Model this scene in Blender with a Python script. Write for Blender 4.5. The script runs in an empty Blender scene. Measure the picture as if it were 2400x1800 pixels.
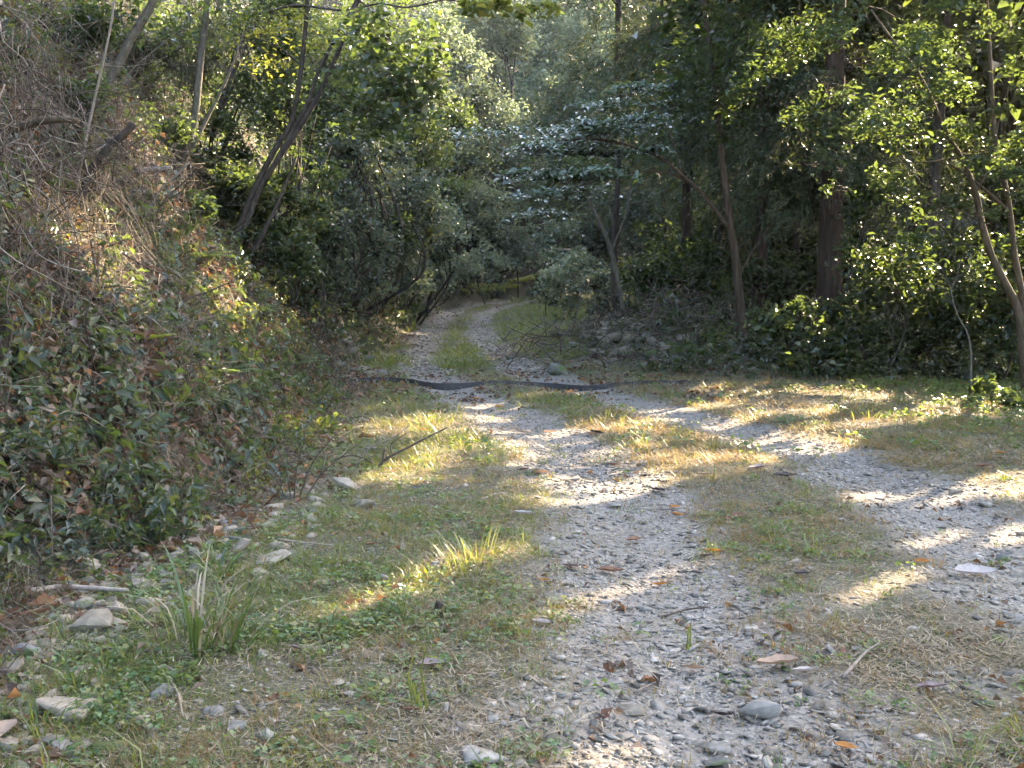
import bpy, bmesh, math, random
import numpy as np
from mathutils import Vector, Matrix

# ---------------------------------------------------------------- camera, sky, sun, exposure
SC = bpy.context.scene
COL = SC.collection
F, PW, PH, HOR = 2400.0, 2212.0, 1659.0, 610.0      # focal length and frame of the photograph, in its pixels
CAM_H = 1.5
PITCH = math.atan((PH / 2 - HOR) / F)
cam_d = bpy.data.cameras.new('camera')
cam_d.sensor_width = 36.0
cam_d.lens = 36.0 * F / PW
cam_d.clip_start = 0.05
cam_d.clip_end = 1000
cam = bpy.data.objects.new('camera', cam_d)
cam.location = (0, 0, CAM_H)
cam.rotation_euler = (math.pi / 2 - PITCH, 0, 0)
COL.objects.link(cam)
SC.camera = cam

SUN_AZ = math.radians(41)      # clockwise from +Y (straight ahead): the sun stands ahead and to the right
SUN_EL = math.radians(29)
S = np.array([math.sin(SUN_AZ) * math.cos(SUN_EL), math.cos(SUN_AZ) * math.cos(SUN_EL), math.sin(SUN_EL)])
world = bpy.data.worlds.new('World')
SC.world = world
world.use_nodes = True
wn = world.node_tree.nodes
sky = wn.new('ShaderNodeTexSky')
sky.sky_type = 'NISHITA'
sky.sun_disc = False
sky.sun_elevation = SUN_EL
sky.sun_rotation = SUN_AZ
sky.dust_density = 3.2
sky.ozone_density = 0.6
world.node_tree.links.new(sky.outputs[0], wn['Background'].inputs[0])
wn['Background'].inputs[1].default_value = 0.12
sun_d = bpy.data.lights.new('sun', 'SUN')
sun_d.energy = 4.3
sun_d.angle = math.radians(0.5)
sun_d.color = (1.0, 0.80, 0.55)
sun = bpy.data.objects.new('sun', sun_d)
sun.rotation_euler = Vector(tuple(S)).to_track_quat('Z', 'Y').to_euler()
sun.location = (20, 20, 30)
COL.objects.link(sun)
vs = SC.view_settings
vs.view_transform = 'Standard'
vs.look = 'None'
vs.gamma = 1.0
vs.exposure = 3.58
vs.use_curve_mapping = False
cy = SC.cycles
cy.max_bounces = 4
cy.diffuse_bounces = 2
cy.glossy_bounces = 2
cy.transmission_bounces = 2
cy.transparent_max_bounces = 4
cy.volume_bounces = 1
cy.caustics_reflective = False
cy.caustics_refractive = False
cy.use_denoising = True
cy.use_adaptive_sampling = True
cy.adaptive_threshold = 0.018
cy.adaptive_min_samples = 16
cy.sample_clamp_indirect = 4.0

RNG = np.random.default_rng(11)
random.seed(5)

# ---------------------------------------------------------------- numbers
def smooth(a, b, x):
    t = np.clip((x - a) / (b - a), 0, 1)
    return t * t * (3 - 2 * t)

_tab = np.random.default_rng(3).random((256, 256))
def vnoise(x, y, scale=1.0, seed=0):
    x = np.asarray(x, float) / scale + seed * 17.31
    y = np.asarray(y, float) / scale + seed * 5.77
    ix, iy = np.floor(x).astype(int), np.floor(y).astype(int)
    fx, fy = x - ix, y - iy
    fx, fy = fx * fx * (3 - 2 * fx), fy * fy * (3 - 2 * fy)
    g = lambda a, b: _tab[a & 255, b & 255]
    return (g(ix, iy) * (1 - fx) + g(ix + 1, iy) * fx) * (1 - fy) + (g(ix, iy + 1) * (1 - fx) + g(ix + 1, iy + 1) * fx) * fy

def fbm(x, y, scale, seed=0, o=4):
    v, a, t = 0, 1.0, 0
    for k in range(o):
        v = v + a * vnoise(x, y, scale / 2 ** k, seed + k)
        t += a
        a *= 0.55
    return v / t

def seg_dist(x, y, poly):
    """distance to a polyline and the sign of its left-hand side"""
    x, y = np.asarray(x, float), np.asarray(y, float)
    best = np.full(x.shape, 1e9)
    sign = np.ones(x.shape)
    for (ax, ay), (bx, by) in zip(poly[:-1], poly[1:]):
        dx, dy = bx - ax, by - ay
        t = np.clip(((x - ax) * dx + (y - ay) * dy) / (dx * dx + dy * dy), 0, 1)
        d = np.hypot(x - ax - t * dx, y - ay - t * dy)
        c = dx * (y - ay) - dy * (x - ax)
        m = d < best
        best = np.where(m, d, best)
        sign = np.where(m, np.sign(c), sign)
    return best, sign

FOOT = [(-2.0, -40), (-1.9, 2.5), (-2.2, 4.3), (-2.35, 5.2), (-1.95, 6.3), (-1.75, 8), (-1.8, 10.6), (-2.15, 14), (-2.7, 19), (-2.8, 24), (-2.8, 33),
        (-2.2, 40), (-0.6, 46), (3, 50), (9, 54), (20, 57), (90, 60)]

def rise(y):
    y = np.asarray(y, float)
    q = np.clip(y - 12, 0, 38)
    return 0.00069 * q * q + 0.03 * np.clip(y - 50, 0, 60)

def bank_d(x, y):
    d, s = seg_dist(x, y, FOOT)
    return d * s

def cam_ray(px, py):
    cx, cz = (px - PW / 2) / F, -(py - PH / 2) / F
    c, s = math.cos(PITCH), math.sin(PITCH)
    return np.array([cx, c + cz * s, cz * c - s])

def at(px, py, Y):
    d = cam_ray(px, py)
    k = Y / d[1]
    return np.array([d[0] * k, Y, CAM_H + d[2] * k])

def flat_hit(px, py):
    d = cam_ray(px, py)
    k = 1.0
    for _ in range(60):
        z = float(rise(d[1] * k))
        k = k * 0.5 + 0.5 * (z - CAM_H) / min(d[2], -1e-4)
        k = min(k, 90)
    return d * k

# the two wheel tracks
L_PIX = [(1600, 1900, .72), (1530, 1659, .70), (1420, 1400, .62), (1385, 1200, .58), (1320, 1050, .58), (1195, 950, .55), (1085, 890, .55), (960, 830, .55),
         (900, 790, .52), (910, 750, .46), (932, 705, .42), (965, 678, .42), (1020, 660, .40), (1090, 648, .40)]
R_PIX = [(2420, 1300, .8), (2180, 1190, .75), (2060, 1100, .72), (1900, 1030, .64), (1750, 975, .58), (1610, 935, .55), (1470, 897, .52), (1350, 862, .5),
         (1200, 825, .5), (1105, 790, .46), (1055, 750, .44), (1030, 705, .40), (1045, 678, .36), (1090, 662, .36), (1150, 650, .36)]
def track(pix):
    P, Wd = [], []
    for a, b, w in pix:
        h = flat_hit(a, b)
        P.append((h[0], h[1])); Wd.append(w)
    return P, Wd
L_PTS, L_W = track(L_PIX)
R_PTS, R_W = track(R_PIX)
R_PTS = [(R_PTS[0][0] + 1.2, -6.0)] + R_PTS; R_W = [.8] + R_W
L_PTS = [(L_PTS[0][0] - 0.1, -6.0)] + L_PTS; L_W = [.72] + L_W

def gravel_mask(x, y):
    out = 0
    for P, Wd in ((L_PTS, L_W), (R_PTS, R_W)):
        d, _ = seg_dist(x, y, P)
        w = np.interp(y, [p[1] for p in P], Wd)
        n = (fbm(x, y, 0.9, 4) - .5) * 0.75 + (fbm(x, y, 0.25, 9) - .5) * 0.5
        out = np.maximum(out, smooth(1.25, 0.55, d / w + n))
    near = .6 * smooth(6.0, 4.4, y) * smooth(-.05, .5, x) * smooth(.36, .52, fbm(x, y, .5, 14))
    return np.maximum(out, near)

def height(x, y):
    x, y = np.asarray(x, float), np.asarray(y, float)
    z = rise(y)
    d = bank_d(x, y)
    dn = d + (fbm(x, y, 1.6, 2) - .5) * 0.9 * smooth(-.5, .8, d)
    e = np.clip(dn, 0, None)
    prof = np.where(e < .3, e * e * 1.67, .15 + (e - .3) * 1.5)
    br = 5.0 + 2.0 * smooth(30, 16, y)
    prof = np.where(prof > br, br + (prof - br) * 0.55, prof)
    prof = np.where(prof > 18, 18 + 10 * np.tanh((prof - 18) / 10), prof)
    z = z + prof
    z = z + (fbm(x, y, 2.2, 6) - .5) * np.clip(d, 0, 3) * .30 + (fbm(x, y, .55, 5) - .5) * .42 * smooth(0, .8, d) * smooth(7, 4, d)
    # the mound of rubble and the grassy shoulder right of the far track
    for mx, my, rx, ry, hh in ((2.9, 21.3, 1.9, 2.3, .62), (1.6, 27, 1.3, 4.5, .32), (1.7, 34, 1.3, 6, .3), (4.4, 22.5, 1.6, 2.0, .35)):
        z = z + hh * np.exp(-((x - mx) / rx) ** 2 - ((y - my) / ry) ** 2)
    dl, _ = seg_dist(x, y, L_PTS)
    dr, _ = seg_dist(x, y, R_PTS)
    z = z - .055 * np.exp(-(dl / .42) ** 2) - .055 * np.exp(-(dr / .42) ** 2)
    z = z + (fbm(x, y, 1.1, 8) - .5) * .07 + (fbm(x, y, .22, 12) - .5) * .025
    # the forest floor falls away to the right
    fr = np.clip(x - (4.2 + 0.02 * y), 0, None) * smooth(15, 21, y)
    z = z - np.minimum(fr * .12, 1.2)
    return z

def hz(x, y):
    return float(height(np.array([x]), np.array([y]))[0])

def ground(px, py):
    """where the sight line through a pixel of the photograph meets the ground"""
    d = cam_ray(px, py)
    ks = 2.5 * 44 ** np.linspace(0, 1, 110)
    for _ in range(2):
        X, Y, Z = d[0] * ks, d[1] * ks, CAM_H + d[2] * ks
        below = Z < height(X, Y)
        i = int(np.argmax(below)) if below.any() else len(ks) - 1
        x, y = X[i], Y[i]
        ks = np.linspace(ks[max(i - 1, 0)], ks[i], 24)
    return np.array([x, y, hz(x, y)])

# ---------------------------------------------------------------- materials
MATS = {}
def mat(name):
    m = bpy.data.materials.new(name)
    m.use_nodes = True
    nt = m.node_tree
    nt.nodes.clear()
    out = nt.nodes.new('ShaderNodeOutputMaterial')
    MATS[name] = m
    return m, nt.nodes, nt.links, out

def noise_node(N, Lk, scale, detail=4, coord='Object', rough=.6):
    t = N.new('ShaderNodeTexCoord') if coord != 'Position' else N.new('ShaderNodeNewGeometry')
    n = N.new('ShaderNodeTexNoise')
    n.inputs['Scale'].default_value = scale
    n.inputs['Detail'].default_value = detail
    n.inputs['Roughness'].default_value = rough
    Lk.new(t.outputs[coord], n.inputs['Vector'])
    return n

def ramp(N, Lk, fac, stops):
    r = N.new('ShaderNodeValToRGB')
    el = r.color_ramp.elements
    el[0].position, el[0].color = stops[0][0], (*stops[0][1], 1)
    el[1].position, el[1].color = stops[-1][0], (*stops[-1][1], 1)
    for p, c in stops[1:-1]:
        e = el.new(p); e.color = (*c, 1)
    if fac is not None:
        Lk.new(fac, r.inputs[0])
    return r

def mixc(N, Lk, fac, a, b, mode='MIX'):
    m = N.new('ShaderNodeMix')
    m.data_type = 'RGBA'; m.blend_type = mode
    for sock, v in ((m.inputs[0], fac), (m.inputs[6], a), (m.inputs[7], b)):
        if hasattr(v, 'links') or isinstance(v, bpy.types.NodeSocket):
            Lk.new(v, sock)
        elif isinstance(v, (int, float)):
            sock.default_value = v
        else:
            sock.default_value = (*v, 1)
    return m.outputs[2]

def leaf_mat(name, stops, trans=(.22, .31, .045), tmix=.38, rough=.38, spec=.5, rnd=.25):
    """thin leaf: colour by the leaf's own number, some light comes through"""
    m, N, Lk, out = mat(name)
    a = N.new('ShaderNodeAttribute'); a.attribute_name = 'var'
    oi = N.new('ShaderNodeAttribute'); oi.attribute_name = 'inst'
    ad = N.new('ShaderNodeMath'); ad.operation = 'MULTIPLY_ADD'
    Lk.new(oi.outputs['Fac'], ad.inputs[0]); ad.inputs[1].default_value = rnd
    sub = N.new('ShaderNodeMath'); sub.operation = 'SUBTRACT'; sub.inputs[1].default_value = rnd / 2
    Lk.new(a.outputs['Fac'], sub.inputs[0]); Lk.new(sub.outputs[0], ad.inputs[2])
    r = ramp(N, Lk, ad.outputs[0], stops)
    p = N.new('ShaderNodeBsdfPrincipled')
    p.inputs['Roughness'].default_value = rough
    p.inputs['Specular IOR Level'].default_value = spec
    Lk.new(r.outputs[0], p.inputs['Base Color'])
    t = N.new('ShaderNodeBsdfTranslucent')
    tc = mixc(N, Lk, .55, r.outputs[0], trans)
    Lk.new(tc, t.inputs[0])
    mx = N.new('ShaderNodeMixShader'); mx.inputs[0].default_value = tmix
    Lk.new(p.outputs[0], mx.inputs[1]); Lk.new(t.outputs[0], mx.inputs[2])
    Lk.new(mx.outputs[0], out.inputs[0])
    return m

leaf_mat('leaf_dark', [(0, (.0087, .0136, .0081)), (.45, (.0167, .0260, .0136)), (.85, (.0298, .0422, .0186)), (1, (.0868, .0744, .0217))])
leaf_mat('leaf_mid', [(0, (.0187, .0274, .0151)), (.5, (.0374, .0526, .0259)), (.85, (.0612, .0778, .0331)), (1, (.1512, .1224, .0360))])
leaf_mat('leaf_yellow', [(0, (.0360, .0496, .0192)), (.5, (.0680, .0880, .0272)), (.85, (.1200, .1240, .0320)), (1, (.2400, .1680, .0400))], trans=(.40, .42, .04), tmix=.5)
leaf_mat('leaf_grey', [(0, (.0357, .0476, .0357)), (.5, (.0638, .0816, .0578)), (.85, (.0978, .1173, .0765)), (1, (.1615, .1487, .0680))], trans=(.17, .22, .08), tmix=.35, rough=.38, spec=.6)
leaf_mat('leaf_pale', [(0, (.10, .125, .092)), (.5, (.165, .205, .145)), (.85, (.22, .26, .17)), (1, (.32, .30, .14))], trans=(.26, .32, .12), tmix=.38)  # pale grey-green, raised further to make up for skylight blocked in the hollow
leaf_mat('leaf_gloss', [(0, (.045, .065, .04)), (.6, (.085, .115, .065)), (1, (.15, .18, .10))], tmix=.25, rough=.27, spec=1.0)  # glossy leaf; base green also lightened to stand in for sky sheen
leaf_mat('sedge', [(0, (.03, .055, .018)), (.6, (.06, .095, .026)), (1, (.12, .15, .04))], tmix=.35, rough=.35, rnd=.3)
leaf_mat('straw', [(0, (.16, .125, .08)), (.5, (.27, .215, .14)), (1, (.38, .31, .21))], trans=(.4, .3, .15), tmix=.25, rough=.6, spec=.25, rnd=.5)
leaf_mat('needle', [(0, (.0158, .0302, .0158)), (.5, (.0302, .0540, .0230)), (.85, (.0540, .0792, .0288)), (1, (.1440, .1080, .0432))], trans=(.22, .26, .05), tmix=.25, rough=.5)
leaf_mat('grass_green', [(0, (.05, .085, .022)), (.5, (.085, .13, .03)), (.8, (.14, .17, .045)), (1, (.26, .22, .09))], trans=(.40, .42, .04), tmix=.45, rnd=.5)
leaf_mat('grass_dry', [(0, (.12, .10, .045)), (.35, (.21, .165, .075)), (.65, (.28, .20, .095)), (.85, (.29, .155, .075)), (1, (.24, .11, .06))], trans=(.5, .36, .10), tmix=.4, rnd=.7, spec=.2)
leaf_mat('weed', [(0, (.045, .085, .025)), (.5, (.08, .14, .04)), (.85, (.13, .19, .055)), (1, (.24, .20, .06))], trans=(.34, .40, .05), tmix=.4, rnd=.4)
leaf_mat('fern_green', [(0, (.04, .07, .03)), (.6, (.07, .115, .045)), (1, (.12, .16, .055))], trans=(.26, .34, .05), tmix=.42, rnd=.2)
leaf_mat('fern_yellow', [(0, (.13, .17, .03)), (.6, (.20, .24, .03)), (1, (.30, .28, .04))], trans=(.45, .46, .03), tmix=.5, rnd=.1)
leaf_mat('litter', [(0, (.055, .036, .026)), (.3, (.12, .078, .05)), (.55, (.21, .15, .11)), (.8, (.28, .21, .16)), (.92, (.34, .15, .05)), (1, (.13, .06, .035))], trans=(.35, .2, .08), tmix=.2, rough=.6, spec=.25, rnd=.9)

def fallen_mat(name, c1, c2, tm=.22):
    m, N, Lk, out = mat(name)
    n = noise_node(N, Lk, 40, 5)
    r = ramp(N, Lk, n.outputs['Fac'], [(.3, c1), (.7, c2)])
    p = N.new('ShaderNodeBsdfPrincipled'); p.inputs['Roughness'].default_value = .55
    p.inputs['Specular IOR Level'].default_value = .35
    Lk.new(r.outputs[0], p.inputs['Base Color'])
    t = N.new('ShaderNodeBsdfTranslucent'); Lk.new(r.outputs[0], t.inputs[0])
    mx = N.new('ShaderNodeMixShader'); mx.inputs[0].default_value = tm
    Lk.new(p.outputs[0], mx.inputs[1]); Lk.new(t.outputs[0], mx.inputs[2])
    Lk.new(mx.outputs[0], out.inputs[0])
fallen_mat('leaf_tan', (.26, .17, .11), (.40, .27, .18))
fallen_mat('leaf_orange', (.34, .12, .025), (.50, .22, .04), .35)
fallen_mat('leaf_brown', (.13, .06, .035), (.24, .12, .06))
fallen_mat('leaf_black', (.03, .022, .02), (.07, .045, .04), .05)
fallen_mat('leaf_purple', (.17, .12, .12), (.27, .20, .19), .1)
fallen_mat('leaf_white', (.33, .28, .25), (.46, .40, .36))

def bark_mat(name, c1, c2, c3, sc=14, stretch=.18, bump=.6):
    m, N, Lk, out = mat(name)
    t = N.new('ShaderNodeTexCoord')
    mp = N.new('ShaderNodeMapping'); mp.inputs['Scale'].default_value = (1, 1, stretch)
    Lk.new(t.outputs['Object'], mp.inputs[0])
    n = N.new('ShaderNodeTexNoise'); n.inputs['Scale'].default_value = sc; n.inputs['Detail'].default_value = 7; n.inputs['Roughness'].default_value = .7
    Lk.new(mp.outputs[0], n.inputs['Vector'])
    n2 = noise_node(N, Lk, 2.3, 4)
    r = ramp(N, Lk, n.outputs['Fac'], [(.32, c1), (.55, c2), (.72, c3)])
    r2 = ramp(N, Lk, n2.outputs['Fac'], [(.42, (1, 1, 1)), (.68, (.72, .82, .62))])
    c = mixc(N, Lk, .8, r.outputs[0], r2.outputs[0], 'MULTIPLY')
    p = N.new('ShaderNodeBsdfPrincipled'); p.inputs['Roughness'].default_value = .85; p.inputs['Specular IOR Level'].default_value = .2
    Lk.new(c, p.inputs['Base Color'])
    b = N.new('ShaderNodeBump'); b.inputs['Strength'].default_value = bump; b.inputs['Distance'].default_value = .02
    Lk.new(n.outputs['Fac'], b.inputs['Height']); Lk.new(b.outputs[0], p.inputs['Normal'])
    Lk.new(p.outputs[0], out.inputs[0])
bark_mat('bark_dark', (.025, .019, .016), (.06, .045, .036), (.10, .08, .065), 22, .3)
bark_mat('bark_grey', (.07, .058, .045), (.13, .11, .085), (.21, .18, .14), 20, .35)
bark_mat('bark_cedar', (0.028, 0.017, 0.014), (0.068, 0.043, 0.032), (0.105, 0.071, 0.053), 42, .05, 1.0)
bark_mat('bark_peel', (0.037, 0.024, 0.017), (0.081, 0.053, 0.037), (0.149, 0.105, 0.074), 30, .06, .9)
bark_mat('bark_brown', (0.050, 0.034, 0.022), (0.093, 0.065, 0.040), (0.143, 0.102, 0.065), 24, .25)
bark_mat('twig_pale', (.13, .10, .08), (.23, .185, .15), (.34, .28, .23), 30, .4, .2)
bark_mat('twig_brown', (.05, .036, .028), (.10, .072, .055), (.17, .125, .095), 30, .4, .2)
bark_mat('wood_pale', (.20, .15, .12), (.34, .27, .22), (.46, .38, .32), 26, .15, .4)

def rock_mat(name, c1, c2, c3, moss=.0, rnd=.2):
    m, N, Lk, out = mat(name)
    n = noise_node(N, Lk, 9, 8, 'Object', .7)
    n2 = noise_node(N, Lk, 55, 4)
    oi = N.new('ShaderNodeAttribute'); oi.attribute_name = 'inst'
    ad = N.new('ShaderNodeMath'); ad.operation = 'MULTIPLY_ADD'; ad.inputs[1].default_value = rnd
    Lk.new(oi.outputs['Fac'], ad.inputs[0])
    sb = N.new('ShaderNodeMath'); sb.operation = 'SUBTRACT'; sb.inputs[1].default_value = rnd / 2
    Lk.new(n.outputs['Fac'], sb.inputs[0]); Lk.new(sb.outputs[0], ad.inputs[2])
    r = ramp(N, Lk, ad.outputs[0], [(.28, c1), (.5, c2), (.75, c3)])
    col = mixc(N, Lk, .35, r.outputs[0], ramp(N, Lk, n2.outputs['Fac'], [(.3, (.40, .38, .34)), (.6, (1, 1, 1))]).outputs[0], 'MULTIPLY')
    if moss:
        n3 = noise_node(N, Lk, 5, 5)
        f = ramp(N, Lk, n3.outputs['Fac'], [(.5 - .2 * moss, (0, 0, 0)), (.62 - .2 * moss, (1, 1, 1))])
        col = mixc(N, Lk, f.outputs[0], col, (.085, .10, .035))
    p = N.new('ShaderNodeBsdfPrincipled'); p.inputs['Roughness'].default_value = .8; p.inputs['Specular IOR Level'].default_value = .3
    Lk.new(col, p.inputs['Base Color'])
    b = N.new('ShaderNodeBump'); b.inputs['Strength'].default_value = .5; b.inputs['Distance'].default_value = .012
    Lk.new(n.outputs['Fac'], b.inputs['Height']); Lk.new(b.outputs[0], p.inputs['Normal'])
    Lk.new(p.outputs[0], out.inputs[0])
rock_mat('stone_grey', (.12, .108, .09), (.205, .186, .158), (.31, .284, .246))
rock_mat('stone_tan', (.12, .098, .072), (.23, .19, .14), (.35, .295, .225))
rock_mat('stone_dark', (.07, .066, .06), (.13, .125, .115), (.21, .195, .175), .12)
rock_mat('pebble', (.13, .113, .091), (.25, .219, .181), (.39, .349, .296), 0, .5)
rock_mat('pebble_far', (.20, .185, .175), (.33, .31, .295), (.44, .42, .40))

m, N, Lk, out = mat('moss')
n = noise_node(N, Lk, 30, 5)
p = N.new('ShaderNodeBsdfPrincipled'); p.inputs['Roughness'].default_value = .95
Lk.new(ramp(N, Lk, n.outputs['Fac'], [(.3, (.10, .12, .02)), (.7, (.24, .25, .04))]).outputs[0], p.inputs['Base Color'])
b = N.new('ShaderNodeBump'); b.inputs['Distance'].default_value = .03; Lk.new(n.outputs['Fac'], b.inputs['Height']); Lk.new(b.outputs[0], p.inputs['Normal'])
Lk.new(p.outputs[0], out.inputs[0])

m, N, Lk, out = mat('rubber')
n = noise_node(N, Lk, 9, 8, 'Object', .75)
p = N.new('ShaderNodeBsdfPrincipled')
Lk.new(ramp(N, Lk, n.outputs['Fac'], [(.42, (.010, .009, .008)), (.58, (.028, .023, .019)), (.75, (.11, .085, .06))]).outputs[0], p.inputs['Base Color'])
Lk.new(ramp(N, Lk, n.outputs['Fac'], [(.3, (.55,) * 3), (.7, (.85,) * 3)]).outputs[0], p.inputs['Roughness'])
Lk.new(p.outputs[0], out.inputs[0])

# the ground itself: soil, gravel dust on the wheel tracks, litter-brown on the bank, darkened so gaps between plants read as shade
m, N, Lk, out = mat('soil')
ga = N.new('ShaderNodeAttribute'); ga.attribute_name = 'gravel'
ba = N.new('ShaderNodeAttribute'); ba.attribute_name = 'bank'
n1 = noise_node(N, Lk, 1.7, 8, 'Position', .65)
n2 = noise_node(N, Lk, 26, 6, 'Position', .7)
geo = N.new('ShaderNodeNewGeometry')
vo = N.new('ShaderNodeTexVoronoi'); vo.inputs['Scale'].default_value = 34; Lk.new(geo.outputs['Position'], vo.inputs['Vector'])
vo2 = N.new('ShaderNodeTexVoronoi'); vo2.inputs['Scale'].default_value = 75; Lk.new(geo.outputs['Position'], vo2.inputs['Vector'])
grav = ramp(N, Lk, vo.outputs['Color'], [(.1, (.15, .132, .108)), (.5, (.235, .208, .174)), (.9, (.33, .298, .254))])
grav2 = ramp(N, Lk, n2.outputs['Fac'], [(.3, (.18, .152, .12)), (.7, (.31, .272, .225))])
gc = mixc(N, Lk, .55, grav.outputs[0], grav2.outputs[0])
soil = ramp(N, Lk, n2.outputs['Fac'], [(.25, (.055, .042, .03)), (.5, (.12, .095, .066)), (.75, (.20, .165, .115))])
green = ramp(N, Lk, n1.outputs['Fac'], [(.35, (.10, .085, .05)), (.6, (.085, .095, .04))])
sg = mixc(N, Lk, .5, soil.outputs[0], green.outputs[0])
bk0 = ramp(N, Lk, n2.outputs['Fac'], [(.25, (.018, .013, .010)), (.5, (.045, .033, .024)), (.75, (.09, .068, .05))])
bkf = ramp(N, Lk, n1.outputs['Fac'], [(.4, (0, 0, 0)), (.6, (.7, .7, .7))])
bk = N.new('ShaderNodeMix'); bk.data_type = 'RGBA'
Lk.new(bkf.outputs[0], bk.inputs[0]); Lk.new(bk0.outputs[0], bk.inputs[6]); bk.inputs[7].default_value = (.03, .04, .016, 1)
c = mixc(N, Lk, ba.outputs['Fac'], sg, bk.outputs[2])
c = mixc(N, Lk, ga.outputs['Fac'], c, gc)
p = N.new('ShaderNodeBsdfPrincipled'); p.inputs['Roughness'].default_value = .9; p.inputs['Specular IOR Level'].default_value = .25
Lk.new(c, p.inputs['Base Color'])
hm = N.new('ShaderNodeMath'); hm.operation = 'ADD'
Lk.new(vo.outputs['Distance'], hm.inputs[0]); Lk.new(n2.outputs['Fac'], hm.inputs[1])
b = N.new('ShaderNodeBump'); b.inputs['Strength'].default_value = .9; b.inputs['Distance'].default_value = .018
Lk.new(hm.outputs[0], b.inputs['Height']); Lk.new(b.outputs[0], p.inputs['Normal'])
Lk.new(p.outputs[0], out.inputs[0])

# ---------------------------------------------------------------- mesh helpers
class MB:
    """collects triangles and quads, builds ONE mesh object"""
    def __init__(s):
        s.v, s.f, s.var, s.n, s.inst = [], [], [], 0, None
    def add(s, v, f, var=None):
        v = np.asarray(v, float).reshape(-1, 3)
        s.v.append(v)
        s.f.append([np.asarray(q, int) + s.n for q in (f if isinstance(f, list) else [f])])
        s.var.append(np.zeros(len(v)) if var is None else np.broadcast_to(np.asarray(var, float), (len(v),)))
        s.n += len(v)
    def mesh(s, name, material, origin=(0, 0, 0), smooth_shade=False):
        me = bpy.data.meshes.new(name)
        v = np.concatenate(s.v) - np.asarray(origin)
        faces = [q for fs in s.f for q in fs if len(q)]
        loops = np.concatenate([q.reshape(-1) for q in faces])
        cnt = np.concatenate([np.full(len(q), q.shape[1]) for q in faces])
        start = np.concatenate([[0], np.cumsum(cnt)[:-1]])
        me.vertices.add(len(v)); me.vertices.foreach_set('co', v.reshape(-1).astype(np.float32))
        me.loops.add(len(loops)); me.loops.foreach_set('vertex_index', loops.astype(np.int32))
        me.polygons.add(len(cnt)); me.polygons.foreach_set('loop_start', start.astype(np.int32))
        if smooth_shade:
            me.polygons.foreach_set('use_smooth', np.ones(len(cnt), bool))
        a = me.attributes.new('var', 'FLOAT', 'POINT')
        a.data.foreach_set('value', np.concatenate(s.var).astype(np.float32))
        a = me.attributes.new('inst', 'FLOAT', 'POINT')
        a.data.foreach_set('value', (np.full(len(v), random.random()) if s.inst is None else np.concatenate(s.inst)).astype(np.float32))
        me.update(calc_edges=True)
        me.materials.append(MATS[material])
        return me
    def build(s, name, material, parent=None, origin=None, smooth_shade=False):
        org = np.zeros(3) if origin is None else np.asarray(origin, float)
        o = bpy.data.objects.new(name, s.mesh(name, material, org, smooth_shade))
        COL.objects.link(o)
        if parent is not None:
            o.parent = parent
        elif origin is not None:
            o.location = org
        return o

def tag(o, label=None, cat=None, group=None, kind=None):
    if label: o['label'] = label
    if cat: o['category'] = cat
    if group: o['group'] = group
    if kind: o['kind'] = kind
    return o

def empty(name, loc, label, cat, group=None):
    o = bpy.data.objects.new(name, None)
    o.empty_display_size = .2
    o.location = tuple(loc)
    COL.objects.link(o)
    return tag(o, label, cat, group)

def spline(pts, n=6):
    P = np.asarray(pts, float)
    if len(P) < 3:
        t = np.linspace(0, 1, n + 1)[:, None]
        return P[0] * (1 - t) + P[1] * t
    Q = np.vstack([2 * P[0] - P[1], P, 2 * P[-1] - P[-2]])
    o = []
    for i in range(1, len(Q) - 2):
        a, b, c, d = Q[i - 1], Q[i], Q[i + 1], Q[i + 2]
        for t in np.linspace(0, 1, n, endpoint=False):
            o.append(.5 * (2 * b + (c - a) * t + (2 * a - 5 * b + 4 * c - d) * t * t + (3 * b - a - 3 * c + d) * t ** 3))
    o.append(P[-1])
    return np.array(o)

def tube(mb, pts, r0, r1=None, sides=6, n=5, rough=0.0, var=0, flare=0.0, rng=RNG):
    C = spline(pts, n)
    k = len(C)
    t = np.linspace(0, 1, k)
    r1 = r0 if r1 is None else r1
    R = r0 + (r1 - r0) * t
    if flare:
        R = R * (1 + flare * np.exp(-t * 14))
    T = np.gradient(C, axis=0)
    T /= np.linalg.norm(T, axis=1)[:, None] + 1e-9
    up = np.array([0.3, .2, 1.0]) if abs(T[0][2]) < .8 else np.array([1.0, .1, 0])
    A = np.cross(T, up); A /= np.linalg.norm(A, axis=1)[:, None] + 1e-9
    B = np.cross(T, A)
    th = np.arange(sides) * 2 * math.pi / sides
    rr = R[:, None] * (1 + rough * (rng.random((k, sides)) - .5))
    v = C[:, None, :] + rr[..., None] * (np.cos(th)[None, :, None] * A[:, None, :] + np.sin(th)[None, :, None] * B[:, None, :])
    i = np.arange(k - 1)[:, None] * sides
    j = np.arange(sides)[None, :]
    q = np.stack([i + j, i + (j + 1) % sides, i + sides + (j + 1) % sides, i + sides + j], -1).reshape(-1, 4)
    caps = [np.array([np.arange(sides)[::-1]]), np.array([np.arange(sides) + (k - 1) * sides])]
    mb.add(v.reshape(-1, 3), [q] + caps, var)

def unit(a):
    return a / (np.linalg.norm(a, axis=-1, keepdims=True) + 1e-9)

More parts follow.
